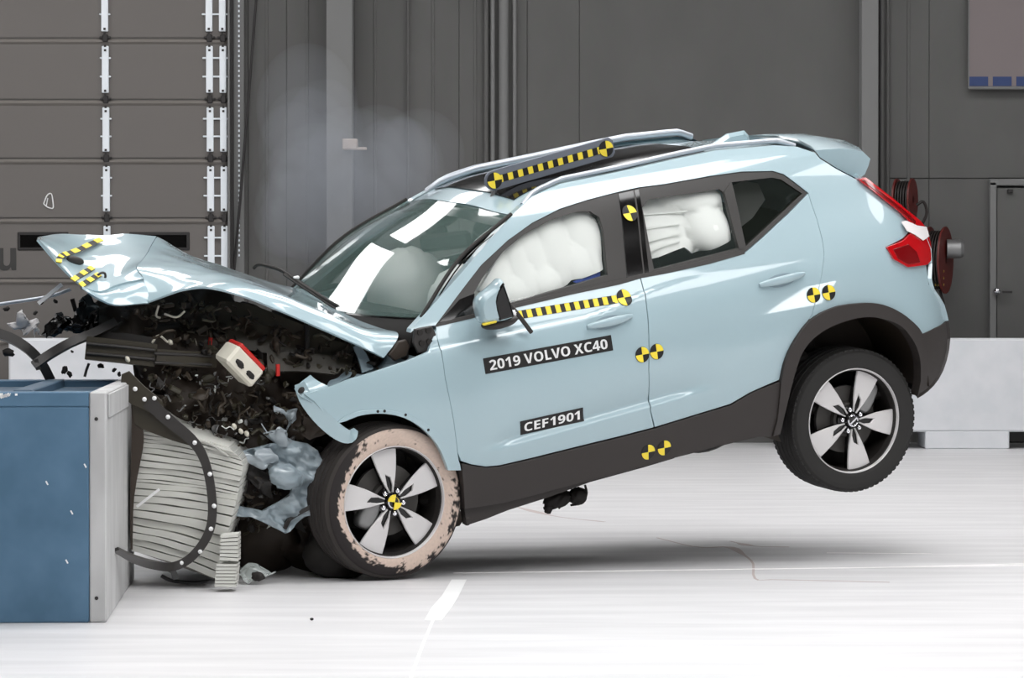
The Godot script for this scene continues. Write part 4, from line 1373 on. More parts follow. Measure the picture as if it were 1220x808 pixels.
func car_rear() -> void:
	# roof spoiler, a solid lip from side to side
	var prof: PackedVector3Array = p3([0.124, 1.62, 0.56, 0.277, 1.604, 0.56, 0.402, 1.566, 0.56, 0.442, 1.522, 0.56, 0.427, 1.49, 0.56, 0.399, 1.449, 0.56, 0.357, 1.431, 0.56, 0.242, 1.507, 0.56, 0.148, 1.581, 0.56])
	var rows := []
	for s in [1.0, 0.97, 0.8, 0.4, 0.0, -0.4, -0.8, -0.97, -1.0]:
		var line := PackedVector3Array()
		for p in prof:
			var cr: float = 1.0 - s * s
			line.append(Vector3(p.x + 0.13 * cr, p.y + 0.028 * cr, 0.575 * s))
		rows.append(line)
	var m := M.new()
	var sm := spline(rows, 8, 32)
	m.grid(rows, 0.0, false, true)
	var ce := Vector3.ZERO
	for p in prof: ce += p / prof.size()
	for i in m.v.size():
		if m.n[i].dot(m.v[i] - Vector3(ce.x + 0.1, ce.y, m.v[i].z)) < 0.0: m.n[i] = -m.n[i]
	for s: float in [1.0, -1.0]:
		var e: PackedVector3Array = rows[0] if s > 0 else rows[-1]
		var i0 := m.vert(Vector3(ce.x, ce.y, 0.575 * s), Vector3(0, 0, s))
		for p in e: m.vert(p, Vector3(0, 0, s))
		for k in e.size(): m.tri(i0, i0 + 1 + k, i0 + 1 + (k + 1) % e.size())
	put("spoiler", CAR, m, mats.paint)
	# tailgate and bumper skin between the two sides
	var side: PackedVector2Array = pv([0.273, 1.451, 0.369, 1.346, 0.464, 1.245, 0.556, 1.154, 0.602, 1.026, 0.545, 0.872, 0.647, 0.742, 0.692, 0.641])
	var rr := []
	for p in side:
		var z := wz(p.x, p.y) - 0.004
		var line := PackedVector3Array()
		for s in [1.0, 0.9, 0.6, 0.3, 0.0, -0.3, -0.6, -0.9, -1.0]: line.append(Vector3(p.x + 0.16 * (1.0 - absf(s) ** 2.5), p.y, z * s))
		rr.append(line)
	m = M.new()
	m.grid(spline(rr, 24, 16), 0.02)
	var tg := put("tailgate", CAR, m, mats.paint)
	m = M.new()
	var gl := []
	for r in range(1, 6):
		var line := PackedVector3Array()
		for k in range(3, 22): line.append(spline(rr, 24, 16)[r][k] + Vector3(0.006, 0.004, 0))
		gl.append(line)
	m.grid(gl, 0.005)
	put("rear_window", tg, m, mats.dark_glass)
	var bs: PackedVector2Array = pv([0.691, 0.639, 0.703, 0.563, 0.661, 0.486, 0.587, 0.419, 0.514, 0.377, 0.44, 0.351, 0.376, 0.338])
	rr = []
	for p in bs:
		var z := wz(p.x, p.y) - 0.003
		var line := PackedVector3Array()
		for s in [1.0, 0.9, 0.6, 0.3, 0.0, -0.3, -0.6, -0.9, -1.0]: line.append(Vector3(p.x + 0.17 * (1.0 - absf(s) ** 2.5), p.y, z * s))
		rr.append(line)
	m = M.new()
	m.grid(spline(rr, 24, 10), 0.02)
	put("rear_bumper_skin", CAR, m, mats.cladding)
	# tail lamps: a blade up the pillar and a foot on the flank
	for s: float in [1.0, -1.0]:
		m = M.new()
		panel(m, pv([0.274, 1.451, 0.318, 1.454, 0.404, 1.365, 0.513, 1.256, 0.598, 1.183, 0.629, 1.146, 0.527, 1.163, 0.464, 1.245, 0.369, 1.346]), s, 0.022, 0.06, 0.0, 0.03, 0.02)
		var o := put("tail_lamp", CAR, m, mats.red_lens)
		m = M.new()
		panel(m, pv([0.527, 1.163, 0.62, 1.148, 0.644, 1.113, 0.635, 1.06, 0.596, 0.984, 0.549, 0.974, 0.391, 0.996, 0.312, 1.052, 0.293, 1.114, 0.418, 1.125]), s, 0.016, 0.06, 0.0, 0.03, 0.02)
		put("lamp_foot", o, m, mats.red_lens)
		m = M.new()
		panel(m, pv([0.324, 1.098, 0.432, 1.101, 0.478, 1.054, 0.486, 1.001, 0.395, 1.01, 0.338, 1.049]), s, 0.0185, 0.004, 0.0, 0.03, 0.02)
		put("lamp_core", o, m, mats.red_dark)
		m = M.new()
		panel(m, pv([0.288, 1.446, 0.304, 1.447, 0.49, 1.256, 0.55, 1.193, 0.532, 1.181, 0.466, 1.253]), s, 0.0255, 0.004, 0.0, 0.03, 0.02)
		put("lamp_core", o, m, mats.red_dark)
		m = M.new()
		panel(m, pv([0.434, 1.213, 0.475, 1.211, 0.55, 1.17, 0.638, 1.144, 0.632, 1.099, 0.558, 1.095, 0.502, 1.137, 0.453, 1.164]), s, 0.0245, 0.006, 0.0, 0.03, 0.02)
		put("clear_section", o, m, mats.clear_lens)

func far_wheels() -> void:
	for q in [[Vector3(-2.70, 0.36, -0.80), "front_wheel"], [Vector3(0, 0.28, -0.80), "rear_wheel"]]:
		var m := M.new()
		m.lathe(pv([0.2, -0.1, 0.30, -0.12, 0.35, -0.115, 0.364, -0.09, 0.364, 0.09, 0.35, 0.115, 0.30, 0.12, 0.2, 0.1]), Transform3D(Basis(), q[0]), 40)
		m.lathe(pv([0.0, -0.09, 0.2, -0.1]), Transform3D(Basis(), q[0]), 40)
		put(q[1], CAR, m, mats.rubber)

func wheel(called: String, at: Vector3, toe: float, front: bool, spin: float) -> Node3D:
	var o := Node3D.new()
	o.name = called
	o.position = at
	o.basis = Basis(Vector3.UP, deg_to_rad(toe))
	CAR.add_child(o)
	var face := 0.0  # z of the outer tyre wall
	var zc := -0.122
	var id := Transform3D(Basis(), Vector3(0, 0, zc))
	# tyre: tread with grooves and two walls
	var m := M.new()
	var prof := PackedVector2Array([Vector2(0.262, -0.10), Vector2(0.285, -0.117), Vector2(0.32, -0.122), Vector2(0.347, -0.113), Vector2(0.360, -0.098)])
	for g in [-0.06, -0.02, 0.02, 0.06]:
		prof.append_array([Vector2(0.364, g - 0.006), Vector2(0.357, g - 0.004), Vector2(0.357, g + 0.004), Vector2(0.364, g + 0.006)])
	prof.append_array([Vector2(0.360, 0.098), Vector2(0.347, 0.113)])
	m.lathe(prof, id, 96)
	put("tyre", o, m, mats.rubber_dusty if front else mats.rubber)
	m = M.new()
	for k in 72:
		var a := TAU * k / 72
		for s: float in [1.0, -1.0]:
			m.box(id * Vector3(cos(a) * 0.3550, sin(a) * 0.3550, s * 0.088), Vector3(0.012, 0.020, 0.036), 0.002, Basis(Vector3(0, 0, 1), a))
	if not front: put("tread_block", o, m, mats.rubber).set_meta("kind", "stuff")
	# the outer wall, fine enough to carry dust and scuffs on the struck wheel
	m = M.new()
	var wp := PackedVector2Array([Vector2(0.350, 0.108), Vector2(0.341, 0.117), Vector2(0.32, 0.1225), Vector2(0.30, 0.1215), Vector2(0.28, 0.117), Vector2(0.264, 0.106)])
	var rings := 25
	var seg := 240
	var rows := []
	var fine := PackedVector2Array()
	for i in rings:
		var t := float(i) / (rings - 1) * (wp.size() - 1)
		var k := mini(int(t), wp.size() - 2)
		fine.append(wp[k].lerp(wp[k + 1], t - k))
	var sc := FastNoiseLite.new()
	sc.seed = 21
	sc.frequency = 1.0
	sc.fractal_octaves = 4
	for i in rings:
		for k in seg + 1:
			var a := TAU * k / seg
			var d := (fine[mini(i + 1, rings - 1)] - fine[maxi(i - 1, 0)]).normalized()
			var nn := Vector3(cos(a) * -d.y, sin(a) * -d.y, d.x if d.x > 0 else -d.x)
			nn = Vector3(cos(a) * absf(d.y) * (1.0 if i < rings / 2 else -0.6), sin(a) * absf(d.y) * (1.0 if i < rings / 2 else -0.6), absf(d.x)).normalized()
			m.vert(id * Vector3(cos(a) * fine[i].x, sin(a) * fine[i].x, fine[i].y), nn)
			var col := Color(0.0125, 0.012, 0.0115)
			if front:
				var w := sc.get_noise_3d(cos(a) * fine[i].x * 24.0, sin(a) * fine[i].x * 24.0, 3.0)
				var fine_n := sc.get_noise_3d(cos(a) * fine[i].x * 90.0, sin(a) * fine[i].x * 90.0, 9.0)
				# the left and the foot of the wall are rubbed back to black
				var wear := 1.0 * sst(0.25, 0.95, cos(a - deg_to_rad(172.0))) + 0.55 * sst(0.6, 1.0, cos(a - deg_to_rad(228.0))) + 0.30 * sst(0.75, 1.0, cos(a - deg_to_rad(270.0))) + 0.42 * sst(0.86, 1.0, cos(a - deg_to_rad(345.0))) + 0.3 * sst(0.92, 1.0, cos(a - deg_to_rad(310.0)))
				var outer := 1.0 - float(i) / (rings - 1)
				wear = wear * (0.12 + 1.25 * sst(0.15, 0.8, outer))
				var u := clampf((w * 0.9 + fine_n * 0.35 + 0.62 - wear * 1.15) * 5.0, 0.0, 1.0)
				col = Color(0.016, 0.014, 0.013).lerp(Color(0.66, 0.52, 0.44) * (0.93 + 0.14 * fine_n), u)
			m.c.append(col)
	for i in rings - 1:
		for k in seg:
			var b := i * (seg + 1) + k
			m.tri(b, b + 1, b + seg + 2)
			m.tri(b, b + seg + 2, b + seg + 1)
	put("tyre_wall", o, m, mats.dust_cream if front else mats.rubber)
	# rim
	m = M.new()
	m.lathe(pv([0.250, -0.09, 0.246, 0.06, 0.253, 0.092, 0.259, 0.094]), id, 72)
	put("rim_barrel", o, m, mats.dark)
	m = M.new()
	m.lathe(pv([0.266, 0.100, 0.2658, 0.108, 0.2625, 0.111, 0.2595, 0.108, 0.257, 0.094]), id, 96)
	put("rim_lip", o, m, mats.silver)
	var turn := Basis(Vector3(0, 0, 1), spin)
	for k in 5:
		var a := TAU * k / 5 + PI / 2
		var xf := Transform3D(turn * Basis(Vector3(0, 0, 1), a) * Basis(Vector3(0, 1, 0), 0.07), Vector3(0, 0, zc + 0.066))
		m = M.new()
		m.prism(pv([0.2545, -0.068, 0.2615, -0.03, 0.2630, 0.0, 0.2615, 0.03, 0.2545, 0.068, 0.20, 0.058, 0.15, 0.047, 0.11, 0.035, 0.07, 0.0205, 0.042, 0.011, 0.043, 0.006, 0.075, 0.014, 0.132, 0.014, 0.112, -0.010, 0.075, -0.014, 0.043, -0.006, 0.042, -0.012, 0.07, -0.0215, 0.11, -0.036, 0.15, -0.048, 0.20, -0.059]), xf * Transform3D(Basis(), Vector3(0, 0, 0.020)), 0.014, 0.003)
		put("spoke", o, m, mats.silver)
		m = M.new()
		m.prism(pv([0.25, -0.062, 0.25, 0.062, 0.15, 0.042, 0.06, 0.020, 0.03, 0.0, 0.06, -0.020, 0.15, -0.043]), xf * Transform3D(Basis(), Vector3(0, 0, -0.006)), 0.038, 0.006)
		put("spoke_backing", o, m, mats.gloss_black)
		m = M.new()
		var ln := Vector3(cos(a + spin + PI / 5) * 0.056, sin(a + spin + PI / 5) * 0.056, zc + 0.088)
		m.lathe(pv([0.011, -0.01, 0.011, 0.004, 0.007, 0.006, 0.0, 0.002]), Transform3D(Basis(), ln), 12)
		put("wheel_nut", o, m, mats.chrome)
		m = M.new()
		if false: m.ribbon(PackedVector3Array([Vector3(cos(a + spin + 0.32) * 0.05, sin(a + spin + 0.32) * 0.05, zc + 0.093), Vector3(cos(a + spin + 0.26) * 0.245, sin(a + spin + 0.26) * 0.245, zc + 0.085)]), 0.006, 0.006, Vector3(0, 0, 1))
	m = M.new()
	m.lathe(pv([0.075, -0.06, 0.07, 0.066, 0.04, 0.080, 0.034, 0.095, 0.028, 0.099, 0.0, 0.100]), id, 36)
	put("hub", o, m, mats.gloss_black)
	m = M.new()
	m.lathe(pv([0.031, 0.094, 0.031, 0.101, 0.026, 0.104, 0.023, 0.101]), id, 32)
	if not front:
		m.ribbon(PackedVector3Array([Vector3(-0.02, -0.012, zc + 0.103), Vector3(0.02, 0.012, zc + 0.103)]), 0.008, 0.004, Vector3(0, 0, 1))
	put("hub_ring", o, m, mats.chrome)
	if front:
		for q in 2:
			m = M.new()
			m.prism(disc(Vector2.ZERO, 0.036, 1.25 + q * PI, 1.25 + PI / 2 + q * PI, 10), Transform3D(Basis(), Vector3(0, 0, zc + 0.108)), 0.006)
			put("yellow_quadrant", o, m, mats.yellow)
	# brake behind the spokes
	m = M.new()
	m.lathe(pv([0.17, 0.0, 0.17, 0.022, 0.09, 0.024, 0.085, 0.05, 0.0, 0.05]), id, 48)
	put("brake_disc", o, m, mats.brake_iron)
	m = M.new()
	m.blob(Vector3(0.12, 0.09, zc + 0.03) if not front else Vector3(-0.11, -0.03, zc + 0.03), Vector3(0.05, 0.085, 0.045), Basis(Vector3(0, 0, 1), -0.6), null, 0, 16, 10, 0.6)
	put("brake_caliper", o, m, mats.cast)
	m = M.new()
	m.lathe(pv([0.0, -0.11, 0.262, -0.10]), id, 48)
	put("back_plate", o, m, mats.dark)
	return o

func bag_surface(lobes: Array, base: float) -> Callable:
	return func(x: float, y: float) -> float:
		var h := 0.0
		for l in lobes:
			var d := Vector2((x - l[0]) / l[2], (y - l[1]) / l[3])
			var q := 1.0 - d.length_squared()
			if q > 0.0: h = maxf(h, l[4] * sqrt(q))
		return wz(x, y) + base + h

func car_cabin() -> void:
	# curtain airbags just inside the glass, blown up in lobes
	var c: PackedVector2Array = pv([-1.791, 1.346, -1.618, 1.362, -1.429, 1.379, -1.252, 1.407, -1.299, 1.304, -1.55, 1.44, -1.295, 1.502, -1.562, 1.246])
	var lob := []
	var spec: PackedVector2Array = pv([-1.776, 1.351, -1.635, 1.365, -1.558, 1.422, -1.426, 1.43, -1.248, 1.438, -1.32, 1.332, -1.257, 1.348, -1.547, 1.282, -1.701, 1.271])
	var sz := [[.13, .24], [.12, .26], [.13, .2], [.13, .26], [.14, .2], [.15, .15], [.07, .22], [.13, .13], [.12, .12]]
	for k in spec.size(): lob.append([spec[k].x, spec[k].y, sz[k][0], sz[k][1], 0.085])
	var m := M.new()
	panel(m, pv([-1.889, 1.294, -1.815, 1.366, -1.73, 1.445, -1.594, 1.499, -1.433, 1.542, -1.288, 1.557, -1.21, 1.545, -1.173, 1.505, -1.177, 1.442, -1.231, 1.276, -1.279, 1.265, -1.353, 1.255, -1.407, 1.257, -1.437, 1.239, -1.473, 1.23, -1.639, 1.225, -1.793, 1.222]), 1, 0, 0.02, 0.0, 0.02, 0.02, [], bag_surface(lob, -0.125))
	put("curtain_airbag", CAR, m, mats.bag)
	lob = []
	spec = pv([-0.571, 1.498, -0.582, 1.362, -0.667, 1.526, -0.866, 1.42, -0.864, 1.315])
	sz = [[.17, .085], [.13, .135], [.14, .06], [.22, .16], [.2, .1]]
	var hh := [0.09, 0.11, 0.07, 0.05, 0.045]
	for k in spec.size(): lob.append([spec[k].x, spec[k].y, sz[k][0], sz[k][1], hh[k]])
	m = M.new()
	panel(m, pv([-0.923, 1.534, -0.881, 1.555, -0.713, 1.55, -0.496, 1.533, -0.474, 1.509, -0.505, 1.287, -0.548, 1.279, -0.628, 1.261, -0.711, 1.255, -0.75, 1.294, -0.82, 1.287, -0.905, 1.274, -0.976, 1.271]), 1, 0, 0.02, 0.0, 0.02, 0.02, [], bag_surface(lob, -0.125))
	put("curtain_airbag", CAR, m, mats.bag)
	for q in [pv([-0.941, 1.485, -0.799, 1.468, -0.661, 1.456]), pv([-0.952, 1.414, -0.869, 1.412, -0.74, 1.405]), pv([-0.958, 1.355, -0.845, 1.359, -0.749, 1.363]), pv([-0.966, 1.305, -0.861, 1.322, -0.774, 1.327])]:
		var path := PackedVector3Array()
		for p in q: path.append(Vector3(p.x, p.y, wz(p.x, p.y) - 0.072))
		m = M.new()
		m.ribbon(curve(path, 10), 0.008, 0.006, Vector3(0, 0.3, 1))
		put("bag_fold", CAR, m, mats.bag)
	m = M.new()
	panel(m, pv([-0.367, 1.511, -0.267, 1.527, -0.196, 1.503, -0.193, 1.424, -0.297, 1.352, -0.431, 1.302]), 1, -0.15, 0.02, 0.0, 0.04, 0.04)
	put("rear_bag_end", CAR, m, mats.bag)
	m = M.new()
	panel(m, pv([-1.401, 1.248, -1.246, 1.267, -1.255, 1.245, -1.383, 1.237]), 1, -0.06, 0.01, 0.0, 0.04, 0.04)
	put("seat_trim", CAR, m, mats.blue_cloth)
	# floor pan, dash, seats, rear bench
	m = M.new()
	m.box(Vector3(-1.0, 0.36, 0), Vector3(2.7, 0.06, 1.5), 0.02)
	m.box(Vector3(-2.34, 0.78, 0), Vector3(0.06, 0.72, 1.4), 0.02)
	put("floor_pan", CAR, m, mats.dark)
	m = M.new()
	var rows := []
	for q in [[-2.36, 1.10], [-2.2, 1.15], [-2.0, 1.13], [-1.86, 1.08], [-1.82, 0.95], [-1.88, 0.75]]:
		rows.append(PackedVector3Array([Vector3(q[0], q[1] - 0.02, 0.76), Vector3(q[0], q[1] + 0.02, 0.4), Vector3(q[0], q[1], 0), Vector3(q[0], q[1] + 0.01, -0.4), Vector3(q[0], q[1] - 0.02, -0.76)]))
	m.grid(spline(rows, 16, 16), 0.02)
	put("dashboard", CAR, m, mats.cabin)
	for s: float in [0.37, -0.37]:
		m = M.new()
		m.blob(Vector3(-1.25, 0.66, s), Vector3(0.30, 0.12, 0.26), Basis(), null, 0, 20, 12, 0.6)
		m.blob(Vector3(-0.98, 1.0, s), Vector3(0.12, 0.38, 0.25), Basis(Vector3(0, 0, 1), -0.3), null, 0, 20, 12, 0.6)
		m.blob(Vector3(-0.84, 1.42, s), Vector3(0.06, 0.10, 0.13), Basis(Vector3(0, 0, 1), -0.2), null, 0, 16, 10, 0.7)
		put("front_seat", CAR, m, mats.cabin)
	m = M.new()
	m.blob(Vector3(-0.45, 0.66, 0), Vector3(0.28, 0.13, 0.66), Basis(), null, 0, 20, 12, 0.5)
	m.blob(Vector3(-0.15, 1.0, 0), Vector3(0.11, 0.36, 0.66), Basis(Vector3(0, 0, 1), -0.35), null, 0, 20, 12, 0.5)
	put("rear_seat", CAR, m, mats.cabin)
	m = M.new()
	m.blob(Vector3(-1.80, 1.15, 0.38), Vector3(0.20, 0.22, 0.27), Basis(), crush, 0.08, 24, 14)
	put("steering_airbag", CAR, m, mats.bag)
	m = M.new()
	m.blob(Vector3(-1.78, 1.16, -0.36), Vector3(0.20, 0.24, 0.28), Basis(), crush, 0.08, 24, 14)
	put("passenger_airbag", CAR, m, mats.bag)
	# inside mirror under the windscreen's top
	m = M.new()
	var mc: Vector3 = (p3([-1.836, 1.528, 0.16]))[0]
	mc += Vector3(0.06, -0.055, 0.0)
	m.box(mc, Vector3(0.04, 0.085, 0.29), 0.016, Basis(Vector3.UP, 0.6) * Basis(Vector3(1, 0, 0), -0.06))
	m.box((p3([-1.844, 1.557, 0]))[0] + Vector3(0.10, -0.055, 0), Vector3(0.09, 0.07, 0.10), 0.02)
	put("inside_mirror", CAR, m, mats.dark)
	m = M.new()
	m.blob(mc + Vector3(0.22, 0.06, 0.16), Vector3(0.10, 0.02, 0.2), Basis(Vector3(0, 0, 1), 0.5), null, 0, 16, 8, 0.7)
	m.blob(mc + Vector3(0.22, 0.06, -0.5), Vector3(0.10, 0.02, 0.2), Basis(Vector3(0, 0, 1), 0.5), null, 0, 16, 8, 0.7)
	put("sun_visor", CAR, m, mats.cabin)
	# roof lining
	m = M.new()
	m.grid(spline([PackedVector3Array([Vector3(-1.5, 1.56, 0.5), Vector3(-1.5, 1.59, 0), Vector3(-1.5, 1.56, -0.5)]), PackedVector3Array([Vector3(-0.7, 1.63, 0.48), Vector3(-0.7, 1.66, 0), Vector3(-0.7, 1.63, -0.48)]), PackedVector3Array([Vector3(0.1, 1.53, 0.5), Vector3(0.15, 1.56, 0), Vector3(0.1, 1.53, -0.5)])], 8, 10), 0.01)
	put("roof_lining", CAR, m, mats.cabin)
	# underside: side rails, tank, the torn pieces hanging below
	m = M.new()
	m.box(Vector3(-0.9, 0.31, 0), Vector3(2.3, 0.08, 1.4), 0.03)
	m.box(Vector3(-0.1, 0.42, 0), Vector3(1.1, 0.2, 1.2), 0.05)
	pass
	put("underbody", CAR, m, mats.dark)
	m = M.new()
	m.ribbon(p3([-2.186, 0.273, 0.84, -2.083, 0.275, 0.84, -1.969, 0.284, 0.84, -1.764, 0.295, 0.84, -1.51, 0.311, 0.84, -1.22, 0.317, 0.84, -1.041, 0.321, 0.84]), [0.088, 0.076, 0.062, 0.056, 0.035, 0.03, 0.02], 0.05, Vector3(0, 0, 1))
	m.blob((p3([-2.172, 0.251, 0.84]))[0], Vector3(0.022, 0.03, 0.03), Basis(), null, 0, 12, 8)
	put("sill_rail", CAR, m, mats.cladding)
	m = M.new()
	m.blob((p3([-1.579, 0.188, 0.62]))[0], Vector3(0.075, 0.042, 0.05), Basis(Vector3(0, 0, 1), 0.05), crush, 0.3)
	m.blob((p3([-1.468, 0.18, 0.62]))[0], Vector3(0.05, 0.042, 0.05), Basis(), crush, 0.25)
	m.blob((p3([-1.635, 0.154, 0.62]))[0], Vector3(0.022, 0.026, 0.02), Basis(), crush, 0.3)
	m.tube(curve(p3([-1.42, 0.225, 0.62, -1.417, 0.182, 0.62, -1.446, 0.141, 0.62, -1.511, 0.143, 0.62]), 10), 0.006)
	put("hanging_bracket", CAR, m, mats.dark)
	# rear wheel arch liner and suspension
	m = M.new()
	var ac := Vector3(0.0, 0.42, 0)
	m.lathe(pv([0.44, 0.42, 0.46, 0.86]), Transform3D(Basis(), ac), 40, -0.12, PI + 0.35)
	m.lathe(pv([0.0, 0.44, 0.45, 0.42]), Transform3D(Basis(), ac), 40, -0.12, PI + 0.35)
	for i in m.n.size(): pass
	put("arch_liner", CAR, m, mats.dark_brown)
	m = M.new()
	m.tube(PackedVector3Array([Vector3(-0.05, 0.3, 0.62), Vector3(-0.02, 0.85, 0.5)]), 0.035, 10)
	m.tube(PackedVector3Array([Vector3(-0.3, 0.4, 0.4), Vector3(0, 0.3, 0.7)]), 0.03, 8)
	m.box(Vector3(-0.2, 0.62, 0.66), Vector3(0.16, 0.06, 0.1), 0.02)
	put("suspension", CAR, m, mats.dark)

func car_nose() -> void:
	# bonnet: buckled across its middle, the front half lifted over the barrier
	var rear := [
		p3([-2.467, 1.089, 0.8, -2.35, 1.159, 0.74, -2.293, 1.159, 0.5, -2.25, 1.167, 0.2, -2.214, 1.182, -0.1, -2.185, 1.201, -0.4, -2.189, 1.223, -0.6]),
		p3([-2.588, 1.173, 0.8, -2.499, 1.208, 0.72, -2.453, 1.21, 0.5, -2.408, 1.222, 0.2, -2.369, 1.242, -0.1, -2.346, 1.266, -0.4, -2.339, 1.28, -0.62]),
		p3([-2.779, 1.298, 0.79, -2.688, 1.325, 0.72, -2.641, 1.324, 0.5, -2.587, 1.327, 0.2, -2.539, 1.333, -0.1, -2.512, 1.349, -0.4, -2.502, 1.359, -0.62]),
		p3([-2.99, 1.436, 0.77, -2.899, 1.452, 0.7, -2.85, 1.453, 0.5, -2.788, 1.448, 0.2, -2.732, 1.441, -0.1, -2.7, 1.444, -0.4, -2.695, 1.461, -0.6]),
		p3([-3.195, 1.545, 0.74, -3.104, 1.547, 0.66, -3.043, 1.556, 0.48, -2.981, 1.546, 0.2, -2.916, 1.538, -0.1, -2.876, 1.542, -0.38, -2.852, 1.543, -0.58]),
		p3([-3.325, 1.567, 0.68, -3.267, 1.581, 0.6, -3.211, 1.603, 0.42, -3.162, 1.616, 0.2, -3.082, 1.618, -0.1, -3.013, 1.62, -0.35, -2.946, 1.621, -0.56]),
		p3([-3.484, 1.53, 0.58, -3.453, 1.62, 0.46, -3.444, 1.658, 0.36, -3.351, 1.662, 0.18, -3.258, 1.667, 0, -3.147, 1.67, -0.24, -3.032, 1.673, -0.48])]
	var fr := [
		p3([-3.453, 1.62, 0.46, -3.444, 1.658, 0.36, -3.351, 1.662, 0.18, -3.258, 1.667, 0, -3.147, 1.67, -0.24, -3.032, 1.673, -0.48]),
		p3([-3.578, 1.616, 0.46, -3.543, 1.639, 0.34, -3.469, 1.664, 0.18, -3.383, 1.686, 0, -3.295, 1.704, -0.2, -3.206, 1.723, -0.4]),
		p3([-3.674, 1.604, 0.47, -3.649, 1.651, 0.34, -3.583, 1.685, 0.18, -3.503, 1.705, 0, -3.412, 1.721, -0.2, -3.326, 1.741, -0.36]),
		p3([-3.754, 1.644, 0.46, -3.755, 1.7, 0.36, -3.71, 1.728, 0.22, -3.639, 1.747, 0.06, -3.554, 1.758, -0.12, -3.467, 1.774, -0.3]),
		p3([-3.817, 1.749, 0.36, -3.798, 1.773, 0.28, -3.767, 1.793, 0.2, -3.72, 1.803, 0.08, -3.667, 1.807, -0.06, -3.604, 1.808, -0.22]),
		p3([-3.861, 1.864, 0.24, -3.852, 1.862, 0.21, -3.841, 1.86, 0.18, -3.821, 1.853, 0.12, -3.8, 1.845, 0.06, -3.768, 1.837, -0.02])]
	var roll := [
		p3([-3.453, 1.62, 0.46, -3.578, 1.616, 0.46, -3.674, 1.604, 0.47, -3.754, 1.644, 0.46]),
		p3([-3.468, 1.585, 0.53, -3.61, 1.598, 0.55, -3.696, 1.601, 0.53, -3.759, 1.644, 0.48]),
		p3([-3.484, 1.53, 0.58, -3.651, 1.556, 0.6, -3.716, 1.596, 0.56, -3.761, 1.642, 0.49])]
	var m := M.new()
	for part in [[spline(rear, 36, 42), 0.003], [spline(fr, 30, 30), 0.001], [spline(roll, 24, 10), 0.012]]:
		var sm: Array = part[0]
		for r in sm.size():
			for k in sm[r].size():
				var p: Vector3 = sm[r][k]
				var e: float = minf(minf(r, sm.size() - 1 - r) / 4.0, 1.0)
				var far_back: float = sst(-2.5, -2.95, p.x)
				sm[r][k] += Vector3(0.2, 1, 0.3) * part[1] * e * far_back * 1.6 * crush.get_noise_3d(p.x * 4.2, p.y * 3.0, p.z * 4.6)
		if part[1] != 0.012:
			for r in sm: r.reverse()
		m.grid(sm, 0.010)
	var hd := put("bonnet", CAR, m, mats.paint)
	# strips of aiming tape on the bonnet
	for q in [[p3([-3.805, 1.752, 0.345, -3.778, 1.766, 0.29, -3.747, 1.769, 0.25, -3.691, 1.763, 0.18, -3.594, 1.753, 0.04, -3.494, 1.748, -0.1, -3.384, 1.739, -0.26]), 11], [p3([-3.783, 1.673, 0.44, -3.721, 1.679, 0.37, -3.663, 1.682, 0.3, -3.613, 1.684, 0.24]), 5], [p3([-3.758, 1.644, 0.46, -3.714, 1.651, 0.43, -3.656, 1.654, 0.36, -3.609, 1.657, 0.31]), 5]]:
		var path := curve(q[0], q[1] * 2)
		for i in path.size(): path[i] += Vector3(-0.004, 0.010, 0.012)
		m = M.new()
		m.ribbon(path, 0.026, 0.004, Vector3(-0.2, 0.45, 0.85))
		var tp := put("marker_tape", hd, m, mats.sticker_black)
		for i in range(0, q[1], 2):
			m = M.new()
			var seg := PackedVector3Array()
			for k in 3: seg.append(path[i * 2 + k] + Vector3(-0.001, 0.002, 0.003))
			m.ribbon(seg, 0.0265, 0.004, Vector3(-0.2, 0.45, 0.85))
			put("yellow_square", tp, m, mats.yellow)
	m = M.new()
	m.blob((p3([-3.689, 1.732, 0.22]))[0] + Vector3(0, 0.008, 0.012), Vector3(0.045, 0.020, 0.012), Basis(Vector3(0, 0, 1), -0.42), null, 0, 18, 8)
	put("badge_hole", hd, m, mats.strap)
	m = M.new()
	var ring := PackedVector3Array()
	for k in 17: ring.append((p3([-3.626, 1.646, 0.33]))[0] + Vector3(cos(TAU * k / 16) * 0.034, sin(TAU * k / 16) * 0.024 + cos(TAU * k / 16) * 0.016, 0.014))
	m.tube(ring, 0.006, 6)
	put("washer_ring", hd, m, mats.strap)
	# the dark crushed mass of the engine bay
	m = M.new()
